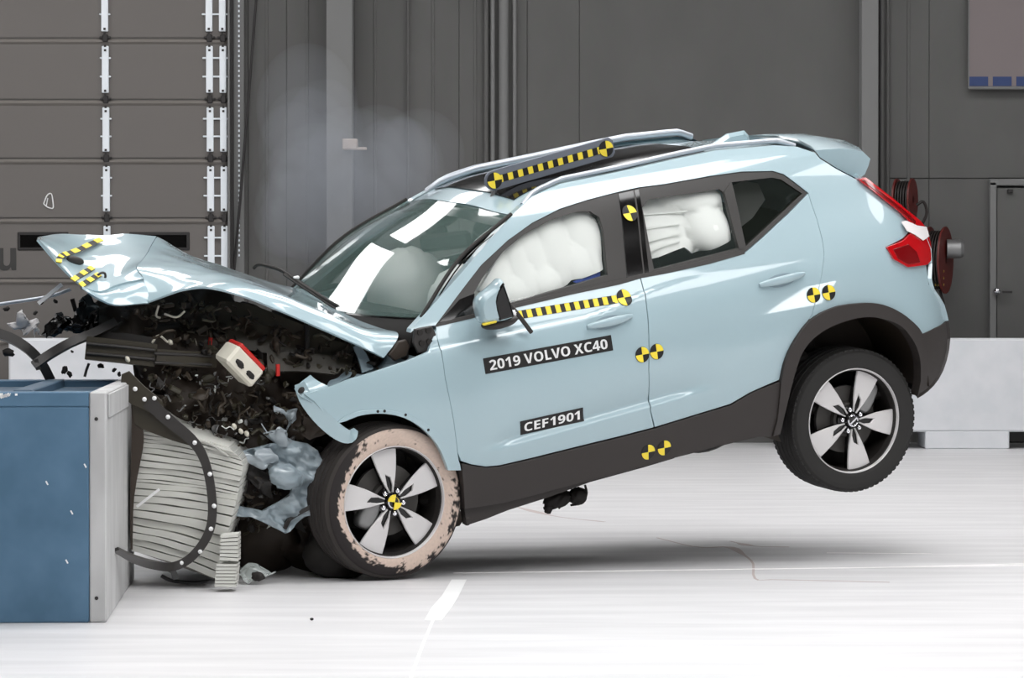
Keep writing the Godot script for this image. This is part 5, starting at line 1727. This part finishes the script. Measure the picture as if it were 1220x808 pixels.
	m.grid(crumple(spline([
		p3([-3.564, 1.498, 0.1, -3.385, 1.504, 0.1, -3.094, 1.506, 0.1, -2.839, 1.4, 0.2, -2.578, 1.233, 0.35, -2.34, 1.056, 0.45, -2.116, 1.071, 0.55]),
		p3([-3.664, 1.354, 0.2, -3.524, 1.357, 0.3, -3.256, 1.309, 0.35, -2.956, 1.174, 0.4, -2.651, 1.036, 0.45, -2.379, 0.946, 0.5, -2.114, 0.944, 0.6]),
		p3([-3.55, 1.201, 0.3, -3.468, 1.156, 0.4, -3.288, 1.084, 0.45, -3.006, 0.986, 0.45, -2.766, 0.856, 0.45, -2.452, 0.755, 0.5, -2.128, 0.7, 0.6]),
		p3([-3.487, 1.068, 0.3, -3.418, 0.944, 0.4, -3.239, 0.788, 0.42, -3.052, 0.691, 0.45, -2.846, 0.627, 0.45, -2.511, 0.513, 0.45, -2.099, 0.445, 0.6]),
		p3([-3.249, 0.721, 0.2, -3.137, 0.587, 0.3, -3.091, 0.46, 0.35, -2.989, 0.36, 0.38, -2.833, 0.287, 0.4, -2.53, 0.305, 0.42, -2.079, 0.274, 0.6]),
		p3([-3.109, 0.261, 0.1, -3.116, 0.195, 0.2, -3.098, 0.157, 0.25, -2.994, 0.116, 0.3, -2.824, 0.077, 0.3, -2.532, 0.086, 0.35, -2.05, 0.148, 0.5])], 48, 40), 0.10, 4.0), 0.03)
	put("engine_bay", CAR, m, mats.dark_brown)
	m = M.new()
	m.box(Vector3(-2.75, 0.72, -0.25), Vector3(0.75, 0.72, 0.95), 0.1)
	m.box(Vector3(-2.5, 0.5, -0.1), Vector3(0.5, 0.5, 1.2), 0.1)
	put("engine_block", CAR, m, mats.dark)
	# broken small parts: hoses, brackets, shards
	var kinds := [["dark", 200], ["scrap_brown", 320], ["scrap_olive", 150], ["cast", 110], ["bag", 22]]
	var quad_px := [p3([-3.635, 1.539, 0.4, -3.09, 1.46, 0.42, -2.542, 1.093, 0.62, -3.058, 1.097, 0.62]), p3([-3.594, 1.237, 0.55, -2.928, 1.11, 0.62, -2.708, 0.749, 0.68, -3.338, 0.872, 0.6]), p3([-3.409, 0.961, 0.55, -2.742, 0.754, 0.66, -2.781, 0.39, 0.62, -3.189, 0.349, 0.55]), p3([-2.889, 1.312, 0.5, -2.346, 1.059, 0.66, -2.506, 0.993, 0.7, -2.914, 1.146, 0.6])]
	for kd in kinds:
		m = M.new()
		for i in kd[1]:
			var q: PackedVector3Array = quad_px[rng.randi() % 4] if kd[0] != "cast" and kd[0] != "bag" else quad_px[1 + rng.randi() % 2]
			var u := rng.randf()
			var v := rng.randf()
			var p := q[0].lerp(q[1], u).lerp(q[3].lerp(q[2], u), v) + Vector3(0, 0, rng.randf_range(-0.12, 0.06))
			var b := Basis.from_euler(Vector3(rng.randf() * TAU, rng.randf() * TAU, rng.randf() * TAU))
			var small: float = rng.randf_range(0.12, 0.3) if kd[0] in ["cast", "bag"] else rng.randf_range(0.22, 0.6)
			match rng.randi() % 4:
				0: m.box(p, Vector3(rng.randf_range(0.03, 0.12), rng.randf_range(0.02, 0.07), rng.randf_range(0.01, 0.05)) * small, 0.004, b)
				1: m.tube(curve(PackedVector3Array([p, p + b * Vector3(0.07, 0.04, 0) * small, p + b * Vector3(0.13, 0, 0.05) * small, p + b * Vector3(0.2, 0.06, 0) * small]), 8), rng.randf_range(0.006, 0.016) * small, 6)
				2: m.blob(p, Vector3(rng.randf_range(0.02, 0.07), rng.randf_range(0.015, 0.04), rng.randf_range(0.02, 0.05)) * small, b, crush, 0.4, 10, 7)
				3: m.grid(crumple(spline([PackedVector3Array([p, p + b * Vector3(0.05, 0, 0.02) * small, p + b * Vector3(0.11, 0.02, 0) * small]), PackedVector3Array([p + b * Vector3(0, 0.05, 0.01) * small, p + b * Vector3(0.05, 0.06, 0) * small, p + b * Vector3(0.1, 0.05, 0.03) * small]), PackedVector3Array([p + b * Vector3(0, 0.1, 0) * small, p + b * Vector3(0.06, 0.1, 0.03) * small, p + b * Vector3(0.1, 0.09, 0) * small])], 5, 5), 0.02, 9.0), 0.003)
		put("engine_scrap", CAR, m, mats[kd[0]]).set_meta("kind", "stuff")
	# bumper beam, ribbed box section
	m = M.new()
	m.ribbon(p3([-3.756, 1.353, 0.4, -3.618, 1.316, 0.46, -3.47, 1.27, 0.5]), 0.105, 0.12, Vector3(0, 0.1, 1))
	m.ribbon(p3([-3.486, 1.272, 0.52, -3.354, 1.237, 0.52, -3.197, 1.196, 0.5]), 0.07, 0.10, Vector3(0, 0.1, 1))
	var bb := put("bumper_beam", CAR, m, mats.olive)
	m = M.new()
	for q in [p3([-3.774, 1.385, 0.465, -3.637, 1.35, 0.525, -3.489, 1.307, 0.565]), p3([-3.781, 1.341, 0.465, -3.644, 1.306, 0.525, -3.496, 1.265, 0.565]), p3([-3.495, 1.295, 0.575, -3.214, 1.225, 0.555]), p3([-3.501, 1.253, 0.575, -3.221, 1.184, 0.555])]: m.tube(q, 0.008, 6)
	m.ribbon(p3([-3.667, 1.386, 0.35, -3.56, 1.364, 0.4, -3.433, 1.319, 0.42]), 0.04, 0.05, Vector3(0, 0.1, 1))
	put("beam_rib", bb, m, mats.strap)
	# pale crushed control box with a red lid
	var cbx := (p3([-3.154, 1.193, 0.74]))[0] as Vector3
	var cb := Node3D.new()
	cb.name = "control_box"
	cb.position = cbx
	cb.basis = Basis(Vector3(0, 0, 1), deg_to_rad(-52)) * Basis(Vector3.UP, 0.2)
	CAR.add_child(cb)
	m = M.new()
	m.box(Vector3.ZERO, Vector3(0.20, 0.10, 0.12), 0.012)
	put("body", cb, m, mats.cream)
	m = M.new()
	m.box(Vector3(0, 0.055, 0.0), Vector3(0.19, 0.025, 0.11), 0.008)
	put("lid", cb, m, mats.red)
	for k in [-0.035, 0.045]:
		m = M.new()
		m.blob(Vector3(k, -0.01, 0.06), Vector3(0.03, 0.014, 0.008), Basis(), crush, 0.3, 12, 8)
		put("slot", cb, m, mats.dark)
	# engine-bay pieces that stand out one by one
	for q in [p3([-2.722, 1.28, 0.55, -2.746, 1.233, 0.6, -2.773, 1.14, 0.62]), p3([-2.926, 1.362, 0.4, -2.849, 1.292, 0.5, -2.752, 1.221, 0.55])]:
		m = M.new()
		m.tube(curve(q, 8), 0.012, 8)
		put("bonnet_stay", CAR, m, mats.strap)
	for q in [[p3([-3.069, 1.386, 0.36, -2.945, 1.345, 0.44, -2.807, 1.255, 0.54, -2.652, 1.166, 0.6]), 0.11], [p3([-3.09, 1.293, 0.44, -2.95, 1.249, 0.52, -2.771, 1.18, 0.58, -2.552, 1.085, 0.64]), 0.13], [p3([-2.957, 1.144, 0.58, -2.798, 1.117, 0.62, -2.649, 1.075, 0.66]), 0.09]]:
		m = M.new()
		m.ribbon(curve(q[0], 14), q[1], 0.02, Vector3(0, 0.35, 1))
		put("firewall_panel", CAR, m, mats.olive)
	m = M.new()
	m.lathe(pv([0.028, -0.01, 0.038, 0.0, 0.028, 0.01]), Transform3D(Basis(), (p3([-3.455, 1.466, 0.42]))[0]), 20)
	put("cap_ring", CAR, m, mats.dark_brown)
	for q in [p3([-3.403, 1.492, 0.47, -3.422, 1.449, 0.47, -3.404, 1.433, 0.47]), p3([-3.473, 1.331, 0.5, -3.435, 1.359, 0.5, -3.396, 1.319, 0.5]), p3([-3.381, 1.448, 0.47, -3.326, 1.422, 0.47, -3.281, 1.441, 0.47])]:
		m = M.new()
		m.tube(curve(q, 8), 0.0055, 6)
		put("wire_clip", CAR, m, mats.cream)
	for p in p3([-3.384, 1.317, 0.5, -3.622, 1.291, 0.56, -3.194, 0.897, 0.66, -3.165, 0.867, 0.66, -3.138, 0.85, 0.66]):
		m = M.new()
		m.blob(p, Vector3(0.011, 0.015, 0.011), Basis(Vector3(0, 0, 1), 0.4), crush, 0.3, 12, 8)
		put("plastic_plug", CAR, m, mats.cream)
	for q in [p3([-2.959, 1.151, 0.72, -2.967, 1.097, 0.72]), p3([-3.174, 1.296, 0.47, -3.183, 1.262, 0.47])]:
		m = M.new()
		m.ribbon(q, 0.016, 0.012, Vector3(0, 0, 1))
		put("red_tag", CAR, m, mats.red)
	# strut tower, inner wing and hinge bracket by the windscreen pillar
	m = M.new()
	m.grid(crumple(spline([p3([-2.5, 1.028, 0.66, -2.392, 1.047, 0.66, -2.321, 1.11, 0.7]), p3([-2.566, 1.002, 0.74, -2.418, 1.031, 0.76, -2.312, 1.068, 0.78]), p3([-2.635, 1.007, 0.8, -2.443, 1.018, 0.82, -2.278, 1.043, 0.84])], 14, 10), 0.035, 7.0), 0.008)
	m.grid(crumple(spline([p3([-2.714, 1.018, 0.72, -2.652, 1.031, 0.7, -2.584, 1.048, 0.68]), p3([-2.764, 1.007, 0.78, -2.698, 1.013, 0.78, -2.631, 1.028, 0.78])], 10, 6), 0.012, 8.0), 0.006)
	m.ribbon(p3([-2.55, 1.156, 0.7, -2.536, 1.107, 0.72, -2.526, 1.034, 0.74]), [0.03, 0.045, 0.06], 0.012, Vector3(0, 0, 1))
	put("inner_wing", CAR, m, mats.paint_inner)
	m = M.new()
	m.prism(pv([-2.307, 1.202, -2.219, 1.201, -2.202, 1.157, -2.213, 1.095, -2.259, 1.084, -2.307, 1.086, -2.325, 1.141]), Transform3D(Basis(), Vector3(0, 0, 0.845)), 0.02, 0.004)
	var hb := put("hinge_bracket", CAR, m, mats.strap)
	for p in p3([-2.286, 1.183, 0.855, -2.242, 1.183, 0.855, -2.285, 1.131, 0.855, -2.246, 1.131, 0.855]): 
		m = M.new()
		m.lathe(pv([0.014, 0, 0.014, 0.01, 0.0, 0.01]), Transform3D(Basis(), p), 12)
		put("bolt", hb, m, mats.dark)
	m = M.new()
	m.prism(pv([-2.435, 1.099, -2.374, 1.151, -2.335, 1.152, -2.323, 1.117, -2.346, 1.077, -2.409, 1.066]), Transform3D(Basis(), Vector3(0, 0, 0.79)), 0.03, 0.004)
	put("cowl_end", CAR, m, mats.dark_brown)
	# the fender's folded front: a tongue of sheet bent down towards the tyre
	m = M.new()
	m.ribbon(curve(p3([-2.913, 1.064, 0.84, -2.902, 0.996, 0.86, -2.87, 0.928, 0.88, -2.822, 0.857, 0.9, -2.774, 0.805, 0.91, -2.727, 0.781, 0.9, -2.689, 0.799, 0.88]), 24), [0.05, 0.055, 0.06, 0.062, 0.064, 0.066, 0.068, 0.07, 0.072, 0.074, 0.075, 0.075, 0.075, 0.074, 0.073, 0.072, 0.07, 0.068, 0.065, 0.062, 0.058, 0.052, 0.045, 0.036, 0.025], 0.02, Vector3(-0.35, 0.1, 0.9))
	put("fender_tongue", CAR, m, mats.paint)
	m = M.new()
	m.grid(spline([p3([-2.934, 1.038, 0.82, -2.901, 1.059, 0.82, -2.838, 1.08, 0.8]), p3([-2.929, 1.01, 0.86, -2.888, 1.033, 0.86, -2.825, 1.055, 0.85]), p3([-2.881, 0.97, 0.88, -2.817, 0.997, 0.88, -2.764, 1.01, 0.88])], 10, 8), 0.006)
	put("fender_flange", CAR, m, mats.paint)
	m = M.new()
	m.blob((p3([-2.921, 1.037, 0.87]))[0], Vector3(0.018, 0.014, 0.01), Basis(Vector3(0, 0, 1), 0.5), null, 0, 12, 8)
	put("flange_hole", CAR, m, mats.dark)
	# torn bumper skin in front of the wheel
	var skin: PackedVector2Array = pv([-2.79, 0.621, -2.792, 0.613, -2.795, 0.606, -2.798, 0.598, -2.8, 0.591, -2.801, 0.585, -2.801, 0.58, -2.801, 0.573, -2.803, 0.563, -2.807, 0.547, -2.812, 0.528, -2.818, 0.507, -2.823, 0.487, -2.821, 0.446, -2.865, 0.432, -2.945, 0.418, -3.014, 0.361, -3.04, 0.357, -3.07, 0.382, -3.129, 0.427, -3.182, 0.463, -3.294, 0.495, -3.286, 0.541, -3.215, 0.518, -3.129, 0.483, -3.041, 0.511, -2.994, 0.54, -2.962, 0.582, -2.998, 0.573, -3.04, 0.574, -3.063, 0.644, -3.079, 0.695, -3.124, 0.729, -3.201, 0.768, -3.182, 0.78, -3.082, 0.782, -3.047, 0.791, -2.948, 0.786, -2.867, 0.752, -2.83, 0.713, -2.818, 0.631])
	var wrinkled := func(x: float, y: float) -> float:
		return 0.72 + 0.16 * (x + 2.95) + 0.045 * crush.get_noise_3d(x * 7.0, y * 7.0, 0.0) + 0.03 * crush.get_noise_3d(x * 16.0, y * 16.0, 5.0) + 0.03 * exp(-pow((y - 0.62) / 0.05, 2.0))
	m = M.new()
	panel(m, skin, 1, 0.0, 0.012, 0.0, 0.018, 0.018, [], wrinkled)
	put("torn_bumper_skin", CAR, m, mats.bumper_paint)
	m = M.new()
	var lip := PackedVector3Array()
	for p in pv([-2.832, 0.479, -2.89, 0.468, -2.953, 0.449, -3.001, 0.416, -3.04, 0.38]): lip.append(Vector3(p.x, p.y, wrinkled.call(p.x, p.y) + 0.006))
	m.ribbon(curve(lip, 16), 0.018, 0.012, Vector3(0, 0, 1))
	put("skin_flange", CAR, m, mats.strap)
	m = M.new()
	m.blob((p3([-3.018, 0.633, 0.76]))[0], Vector3(0.085, 0.055, 0.05), Basis(Vector3(0, 0, 1), -0.5), crush, 0.25, 24, 14)
	put("plastic_duct", CAR, m, mats.bumper_paint)
	for q in [[p3([-3.074, 0.877, 0.7, -3.043, 0.855, 0.7, -2.999, 0.866, 0.7, -2.95, 0.823, 0.7]), p3([-3.069, 0.855, 0.72, -3.039, 0.827, 0.74, -2.996, 0.83, 0.74, -2.954, 0.802, 0.72]), p3([-3.042, 0.807, 0.7, -3.02, 0.784, 0.72, -2.978, 0.783, 0.72, -2.941, 0.777, 0.7])], [p3([-2.985, 0.958, 0.66, -2.925, 0.934, 0.7, -2.882, 0.908, 0.72]), p3([-2.984, 0.912, 0.68, -2.94, 0.892, 0.72, -2.906, 0.859, 0.74]), p3([-2.951, 0.849, 0.68, -2.932, 0.858, 0.72, -2.927, 0.835, 0.74])], [p3([-3.193, 0.768, 0.68, -3.141, 0.775, 0.7, -3.056, 0.772, 0.72]), p3([-3.186, 0.753, 0.7, -3.131, 0.752, 0.72, -3.058, 0.735, 0.74]), p3([-3.141, 0.721, 0.68, -3.107, 0.72, 0.7, -3.067, 0.702, 0.72])]]:
		m = M.new()
		m.grid(crumple(spline(q, 14, 14), 0.045, 9.0), 0.005)
		put("torn_sheet", CAR, m, mats.pale_plastic)
	m = M.new()
	m.grid(crumple(spline([p3([-3.131, 0.684, 0.6, -3.1, 0.692, 0.62, -3.073, 0.668, 0.64]), p3([-3.125, 0.618, 0.6, -3.102, 0.625, 0.63, -3.067, 0.599, 0.64]), p3([-3.1, 0.556, 0.6, -3.069, 0.535, 0.62, -3.035, 0.536, 0.62])], 10, 10), 0.04, 9.0), 0.005)
	put("liner_shred", CAR, m, mats.strap)
	m = M.new()
	m.grid(crumple(spline([p3([-2.869, 0.877, 0.72, -2.807, 0.834, 0.74, -2.762, 0.793, 0.74]), p3([-2.875, 0.787, 0.7, -2.825, 0.774, 0.74, -2.774, 0.771, 0.74])], 8, 8), 0.03, 8.0), 0.005)
	put("liner_shred", CAR, m, mats.dark_brown)
	# wheel arch behind the front tyre
	m = M.new()
	var fc: Vector3 = Vector3(-2.52, 0.45, 0.45)
	m.lathe(pv([0.41, -0.15, 0.42, 0.22]), Transform3D(Basis(), fc), 40, -0.05, PI + 0.3)
	m.lathe(pv([0.0, -0.12, 0.44, -0.14]), Transform3D(Basis(), fc), 40, -0.05, PI + 0.3)
	put("arch_liner", CAR, m, mats.dark)
	m = M.new()
	m.blob((p3([-2.737, 0.193, 0.6]))[0], Vector3(0.18, 0.14, 0.16), Basis(), crush, 0.15)
	put("lower_arm", CAR, m, mats.dark)

func roof_bar() -> void:
	var z := 0.30
	var B := CAR.basis
	var lo: Vector3 = (p3([-1.54, 1.743, 0.3]))[0]
	var hi: Vector3 = (p3([-0.91, 1.793, 0.3]))[0]
	var o := thing("target_bar", CAR.transform * Vector3(lo.x, lo.y, z), B)
	tag(o, "grey target bar with black and yellow checks, standing over the car roof", "target bar")
	var d := hi - lo
	var a := atan2(d.y, d.x)
	var L := d.length()
	var r := 0.050
	var xf := Transform3D(Basis(Vector3(0, 0, 1), a), Vector3.ZERO)
	var m := M.new()
	var pl := PackedVector2Array()
	for k in 9: pl.append(Vector2(cos(PI / 2 + PI * k / 8) * r, sin(PI / 2 + PI * k / 8) * r))
	pl.append_array([Vector2(L + 0.03, -r), Vector2(L + 0.048, -r + 0.02), Vector2(L + 0.048, r - 0.02), Vector2(L + 0.03, r)])
	m.prism(pl, xf, 0.014, 0.002)
	put("plate", o, m, mats.bar_grey)
	m = M.new()
	m.box(xf * Vector3(L / 2, 0, 0.0075), Vector3(L, 0.036, 0.002), 0.0, xf.basis)
	var t := put("marker_tape", o, m, mats.sticker_black)
	for k in range(0, 21, 2):
		m = M.new()
		m.box(xf * Vector3(0.02 + (L - 0.04) * (k + 0.5) / 21.0, 0, 0.0088), Vector3((L - 0.04) / 21.0 * 0.96, 0.035, 0.002), 0.0, xf.basis)
		put("yellow_square", t, m, mats.yellow)
	for e in 2:
		var at := Transform3D(Basis(), xf * Vector3(L * e, 0, 0.0105))
		m = M.new()
		m.prism(disc(Vector2.ZERO, 0.040), at, 0.003)
		var mk := put("target_marker", o, m, mats.sticker_black)
		for q in 2:
			m = M.new()
			m.prism(disc(Vector2.ZERO, 0.039, q * PI, PI / 2 + q * PI, 10), at * Transform3D(Basis(), Vector3(0, 0, 0.002)), 0.002)
			put("yellow_quadrant", mk, m, mats.yellow)
	m = M.new()
	m.tube(PackedVector3Array([Vector3(0.02, -0.03, -0.01), Vector3(-0.015, -0.085, -0.02), Vector3(-0.03, -0.115, -0.02)]), 0.010, 8)
	m.lathe(pv([0.03, 0.0, 0.03, 0.012, 0.02, 0.016, 0.0, 0.016]), Transform3D(Basis(Vector3(1, 0, 0), -PI / 2), Vector3(-0.03, -0.122, -0.02)), 16)
	put("stand", o, m, mats.cast)

func debris() -> void:
	var m := M.new()
	m.ribbon(curve(p3([-2.387, 1.163, 0.5, -2.298, 1.128, 0.5, -2.225, 1.078, 0.5, -2.177, 1.015, 0.45, -2.146, 0.944, 0.4]), 16), 0.045, 0.03, Vector3(0, 0.3, 1))
	tag(put("bumper_strip", self, m, mats.strap), "bent dark plastic strip curving down onto the barrier top at far left", "plastic strip", "torn bumper strips")
	m = M.new()
	m.ribbon(curve(p3([-2.192, 1.011, 0.62, -2.118, 1.064, 0.6, -2.021, 1.118, 0.6, -1.924, 1.16, 0.55, -1.829, 1.21, 0.5]), 16), 0.040, 0.03, Vector3(0, 0.3, 1))
	m.ribbon(p3([-2.18, 1.042, 0.62, -2.169, 0.992, 0.62]), 0.02, 0.02, Vector3(0, 0, 1))
	tag(put("bumper_strip", self, m, mats.strap), "straight dark plastic strip rising from the barrier top to the bonnet", "plastic strip", "torn bumper strips")
	m = M.new()
	m.ribbon(p3([-1.953, 1.02, 0.5, -1.965, 0.989, 0.5, -1.973, 0.958, 0.5]), 0.012, 0.01, Vector3(0, 0, 1))
	tag(put("metal_rod", self, m, mats.strap), "short dark rod standing on the barrier top under the bumper beam", "rod")
	m = M.new()
	m.grid(crumple(spline([p3([-2.182, 1.142, 0.3, -2.135, 1.2, 0.3, -2.105, 1.252, 0.35]), p3([-2.121, 1.154, 0.35, -2.067, 1.186, 0.4, -2.04, 1.201, 0.4]), p3([-2.052, 1.17, 0.4, -2.005, 1.217, 0.4, -2.028, 1.295, 0.4]), p3([-1.98, 1.193, 0.35, -1.941, 1.24, 0.35, -1.994, 1.31, 0.3])], 12, 14), 0.03, 9.0), 0.03)
	m.ribbon(p3([-2.043, 1.318, 0.4, -2.028, 1.264, 0.4, -2.008, 1.256, 0.4]), 0.02, 0.012, Vector3(0, 0, 1))
	tag(put("headlamp_fragment", self, m, mats.gloss_black), "black broken headlamp housing in the air below the raised bonnet tip", "fragment")
	m = M.new()
	m.ribbon(p3([-2.214, 1.295, 0.3, -2.104, 1.385, 0.3]), 0.018, 0.012, Vector3(0, 0.3, 1))
	tag(put("white_stick", self, m, mats.white), "white plastic stick flying below the bonnet tip, crossing a pale rod", "stick")
	m = M.new()
	m.tube(curve(p3([-2.441, 1.29, 0.1, -2.305, 1.31, 0.1, -2.186, 1.33, 0.1, -2.091, 1.362, 0.1]), 12), 0.009, 6)
	tag(put("trim_rod", self, m, mats.satin), "long pale chrome rod flying in from the left edge below the bonnet", "rod")
	m = M.new()
	m.grid(crumple(spline([p3([-2.309, 1.233, 0.4, -2.293, 1.256, 0.4, -2.274, 1.248, 0.4]), p3([-2.321, 1.19, 0.4, -2.27, 1.209, 0.4, -2.239, 1.217, 0.4]), p3([-2.247, 1.17, 0.4, -2.223, 1.186, 0.4, -2.215, 1.178, 0.4]), p3([-2.223, 1.139, 0.4, -2.2, 1.147, 0.4, -2.176, 1.143, 0.4])], 12, 18), 0.05, 14.0), 0.005)
	tag(put("metal_shred", self, m, mats.silver), "crumpled silver metal shred in the air above the bent dark strip", "metal shred")
	# loose black flakes
	var fl := [[10, 420, 7], [42, 373, 3], [108, 389, 4], [66, 359, 3], [8, 368, 4], [77, 441, 5], [83, 446, 4], [120, 436, 4], [136, 441, 3], [142, 446, 3], [86, 419, 2], [49, 361, 3]]
	var words := ["at the far left edge beside the bent strip", "under the white stick", "below the headlamp housing", "beside the white stick's middle", "under the end of the pale rod", "above the barrier top, left of the rod", "nearest the barrier top, left of the rod", "right of the short rod", "below the bumper beam", "below the bumper beam's end, lowest", "above the straight strip", "at the foot of the white stick"]
	var q: PackedVector3Array = p3([-2.325, 1.07, 0.5, -2.215, 1.252, 0.4, -1.958, 1.19, 0.4, -2.135, 1.306, 0.3, -2.363, 1.271, 0.3, -2.066, 0.989, 0.5, -2.043, 0.97, 0.5, -1.899, 1.008, 0.5, -1.837, 0.989, 0.5, -1.814, 0.97, 0.5, -2.018, 1.076, 0.6, -2.202, 1.299, 0.3])
	for i in fl.size():
		m = M.new()
		var s: float = fl[i][2] * 0.0038
		m.blob(Vector3.ZERO, Vector3(s * 1.2, s * 0.7, s * 0.5), Basis(Vector3(0, 0, 1), i * 0.9), crush, 0.5, 8, 6)
		var o := put("plastic_flake", self, m, mats.dark)
		o.position = q[i]
		tag(o, "small black plastic flake in the air " + words[i], "flake", "flying plastic flakes")
	# on the floor
	m = M.new()
	m.grid(crumple(spline([p3([-1.261, 0.065, 0.45, -1.198, 0.077, 0.45, -1.136, 0.062, 0.45]), p3([-1.264, 0.038, 0.5, -1.191, 0.046, 0.5, -1.109, 0.054, 0.5]), p3([-1.245, 0.016, 0.55, -1.183, 0.012, 0.55, -1.137, 0.027, 0.55])], 14, 12), 0.03, 12.0), 0.004)
	var lens := put("lens_shard", self, m, mats.clear_plastic)
	tag(lens, "clear broken lens shard on the floor between honeycomb and front tyre", "shard")
	m = M.new()
	m.blob((p3([-1.171, 0.04, 0.56]))[0], Vector3(0.03, 0.02, 0.02), Basis(), crush, 0.5, 12, 8)
	put("bulb_holder", lens, m, mats.dark)
	m = M.new()
	m.blob((p3([-0.821, 0, 2.25]))[0] + Vector3(0, 0.006, 0), Vector3(0.008, 0.006, 0.008), Basis(), crush, 0.2, 10, 8)
	tag(put("rubber_crumb", self, m, mats.dark), "tiny dark crumb alone on the bare floor in front of the tyre", "crumb")
	m = M.new()
	m.ribbon(p3([-0.248, 0, 0.275, -0.275, 0, 1.154, -0.301, 0, 1.675, -0.324, 0, 2.232]), [0.07, 0.075, 0.085, 0.07], 0.003, Vector3.UP)
	m.ribbon(p3([-0.324, 0, 2.232, -0.341, 0, 3.257, -0.354, 0, 4.425]), 0.012, 0.003, Vector3.UP)
	var tp := put("floor_tape", self, m, mats.tape)
	tag(tp, "white tape strip on the floor running from the tyre towards the viewer", "tape")
	m = M.new()
	m.ribbon(curve(p3([-1.621, 0.038, 0.5, -1.571, 0.015, 0.5, -1.474, 0.007, 0.5, -1.365, 0.015, 0.5]), 10), 0.02, 0.01, Vector3(0, 1, 0.3))
	m.ribbon(p3([-1.619, 0.101, 0.6, -1.557, 0.07, 0.6, -1.542, 0.031, 0.6]), 0.03, 0.008, Vector3(0, 0.3, 1))
	tag(put("bent_metal_strip", self, m, mats.cast), "bent bare metal strip lying under the honeycomb stack", "metal strip")

func smoke() -> void:
	var fm := FogMaterial.new()
	fm.albedo = Color(0.85, 0.875, 0.92)
	fm.density = 0.23
	var plume := thing("smoke_plume", (p3([-1.055, 1.642, -2.35]))[0])
	plume.set_meta("kind", "stuff")
	tag(plume, "thin pale smoke drifting up before the wall behind the bonnet", "smoke")
	for p in p3([-1.185, 1.699, -2.23, -1.099, 1.805, -2.47, -1.238, 1.866, -2.35, -0.973, 1.715, -2.11, -1.123, 2.009, -2.35, -0.88, 1.77, -2.53, -1.171, 2.124, -2.17, -0.777, 1.91, -2.29, -1.038, 2.22, -2.47, -0.642, 1.821, -2.35, -0.581, 2.025, -2.17, -0.492, 2.116, -2.41, -0.718, 2.094, -2.53, -1.118, 2.361, -2.35, -0.928, 1.954, -2.11, -1.208, 1.938, -2.59, -1.058, 1.896, -2.41, -1.119, 1.772, -2.05, -1.215, 1.779, -2.35, -1.057, 2.004, -2.23, -0.983, 1.846, -2.29, -0.885, 1.684, -2.17, -0.828, 2.057, -2.41, -1.091, 2.132, -2.35, -0.992, 2.082, -2.47, -0.674, 1.959, -2.23, -1.148, 1.64, -2.23, -1.251, 1.712, -2.41]):
		var f := FogVolume.new()
		f.name = "smoke_puff"
		f.shape = RenderingServer.FOG_VOLUME_SHAPE_ELLIPSOID
		var r := rng.randf_range(0.17, 0.34)
		f.size = Vector3(r * 1.8, r * rng.randf_range(1.8, 2.6), r * 1.8)
		f.material = fm
		f.position = p - plume.position
		f.rotation.z = rng.randf_range(-0.6, 0.6)
		plume.add_child(f, true)
